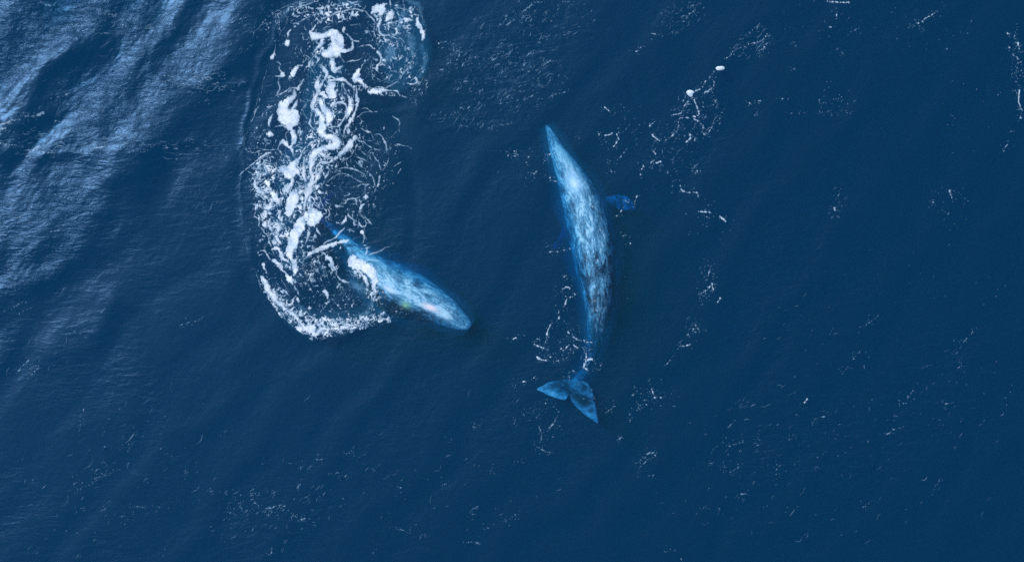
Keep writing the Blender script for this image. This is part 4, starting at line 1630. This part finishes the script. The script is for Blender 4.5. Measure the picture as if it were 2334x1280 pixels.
def patch(name, field, op, mat, lift, thick, box=None, mask=None, **props):
    """every grid cell where the field is above zero becomes foam lying on the water"""
    keep = field > 0
    if mask is not None:
        keep &= mask
    if box is not None:
        keep &= (FX >= box[0]) & (FX < box[2]) & (FY >= box[1]) & (FY < box[3])
    ys, xs = np.nonzero(keep[:-1, :-1])
    if len(ys) == 0:
        return None
    nxx = keep.shape[1]
    q = np.stack([(ys + 1) * nxx + xs, (ys + 1) * nxx + xs + 1, ys * nxx + xs + 1, ys * nxx + xs], 1)
    used, inv = np.unique(q.ravel(), return_inverse=True)
    vy, vx = used // nxx, used % nxx
    px, py = FX[vy, vx].astype(float), FY[vy, vx].astype(float)
    fv = np.clip(field[vy, vx], 0, 1.5)
    wx, wy = W(px, py)
    z = np.maximum(sea_h(px, py), whale_top(wx, wy)) + lift + thick * np.sqrt(fv)
    o = mesh_np(name, np.stack([wx, wy, z], 1), inv.reshape(-1, 4), mat, {'thick': op(field[vy, vx], px, py)})
    return tag(o, **props)

def op_wake(f, px, py):
    ix, iy = (px - GX0).astype(int), (py - GY0).astype(int)
    return np.clip(0.24 + 0.42 * f, 0, np.clip(0.46 + 0.075 * wr[iy, ix], 0, 0.80) + 0.18 * smooth(2.0, 6.5, wake[iy, ix] + 2.2 * NB[iy, ix])) * np.clip(0.93 + 0.28 * NB[iy, ix], 0.7, 1)
inwake = (FX > 545) & (FX < 990) & (FY < 790)
edge_y = np.interp(FX, [560, 592, 640, 690, 716, 800, 860, 960], [560, 655, 722, 760, 778, 758, 742, 712]) + 3.0 * NB
outside = (FY > edge_y) & (FX > 540) & (FX < 960)
lace = np.where(outside, -3, lace)
marb = np.where(outside, -3, marb)
wake_v = np.where(outside, np.minimum(wake_v, 1.2 * ND - 0.6 - 0.12 * (FY - edge_y)), wake_v)
patch('wake_foam', np.maximum(wake_v, -3), op_wake, M_FOAM, 0.012, 0.012, None, None, kind='stuff',
      label='white churned foam trailing behind the diving whale')
patch('foam_lace', np.where(wake_v > 0, -3, np.maximum(lace, marb)), lambda f, px, py: np.clip(0.12 + 0.58 * f, 0, 0.90), M_FOAM, 0.008, 0.004, None, None,
      kind='stuff', label='thin lacy foam between the thick white strands')
patch('bubble_veil', veil_v, lambda f, px, py: np.clip(f * 0.24, 0, 0.22), M_FOAM, -0.12, 0.0, None, None,
      kind='stuff', label='pale cloud of bubbles just under the foam')
far_f = np.maximum(fleck + (1.4 * NA + 2.2 * ND + 0.6 * NC - 0.5) * (fleck > -3), -3)
def op_fleck(f, px, py):
    return np.clip(0.08 + 0.42 * f, 0, 0.74) * np.where(px < 560, 0.62, 1.0) * np.where((px > 1000) & (px < 1300) & (py < 300), 0.5, 1.0) * np.where((py > 950) | ((px > 1900) & (py > 600)), 0.55, 1.0)
patch('foam_glint_flecks', np.where((wake_v > 0), -3, far_f), op_fleck, M_FOAM, 0.010, 0.004, None, None, kind='stuff',
      label='small flecks and strings of old foam on open water, with painted ripple glints')
patch('foam_glint_specks', np.where((wake_v > 0) | (far_f > 0), -3, speck_glint), lambda f, px, py: np.clip(0.05 + 0.34 * f, 0, 0.42), M_FOAM, 0.006, 0.003,
      None, None, kind='stuff', label='tiny specks of foam and painted streaks of ripple glint')

# the two solid little rafts of foam at the upper right
def raft(outline, label):
    pts = np.array(outline, float)
    P = catmull(np.vstack([pts, pts[:1]]), 6)[:-1]
    cen = P.mean(axis=0)
    rings = [1.0, 0.93, 0.8, 0.6, 0.35, 0.02]
    V, F, T = [], [], []
    m = len(P)
    for r in rings:
        for p in P:
            qx, qy = cen + (p - cen) * r
            x, y = W(qx, qy)
            V.append((x, y, float(sea_h(np.array([qx]), np.array([qy]))[0]) + 0.01 + 0.07 * math.sqrt(1 - r * r * 0.999)))
            T.append(0.55 if r == 1 else 0.85)
    for j in range(len(rings) - 1):
        for k in range(m):
            k2 = (k + 1) % m
            F.append((j * m + k2, j * m + k, (j + 1) * m + k, (j + 1) * m + k2))
    o = mesh_np('foam_raft', V, F, M_FOAM, {'thick': np.array(T)})
    tag(o, label=label, category='foam patch', group='solid white rafts of foam')
raft([(1631, 157), (1633, 153), (1640, 151.5), (1648, 151.5), (1652, 155), (1650, 159), (1643, 161.5), (1635, 161)],
     'small smooth oval raft of white foam, the upper one of two at the upper right')
raft([(1564, 210), (1568, 206), (1576, 205.5), (1583, 210), (1580, 215), (1578, 221), (1573, 221), (1567, 216)],
     'small heart shaped raft of white foam, the lower one of two, above branching foam strings')
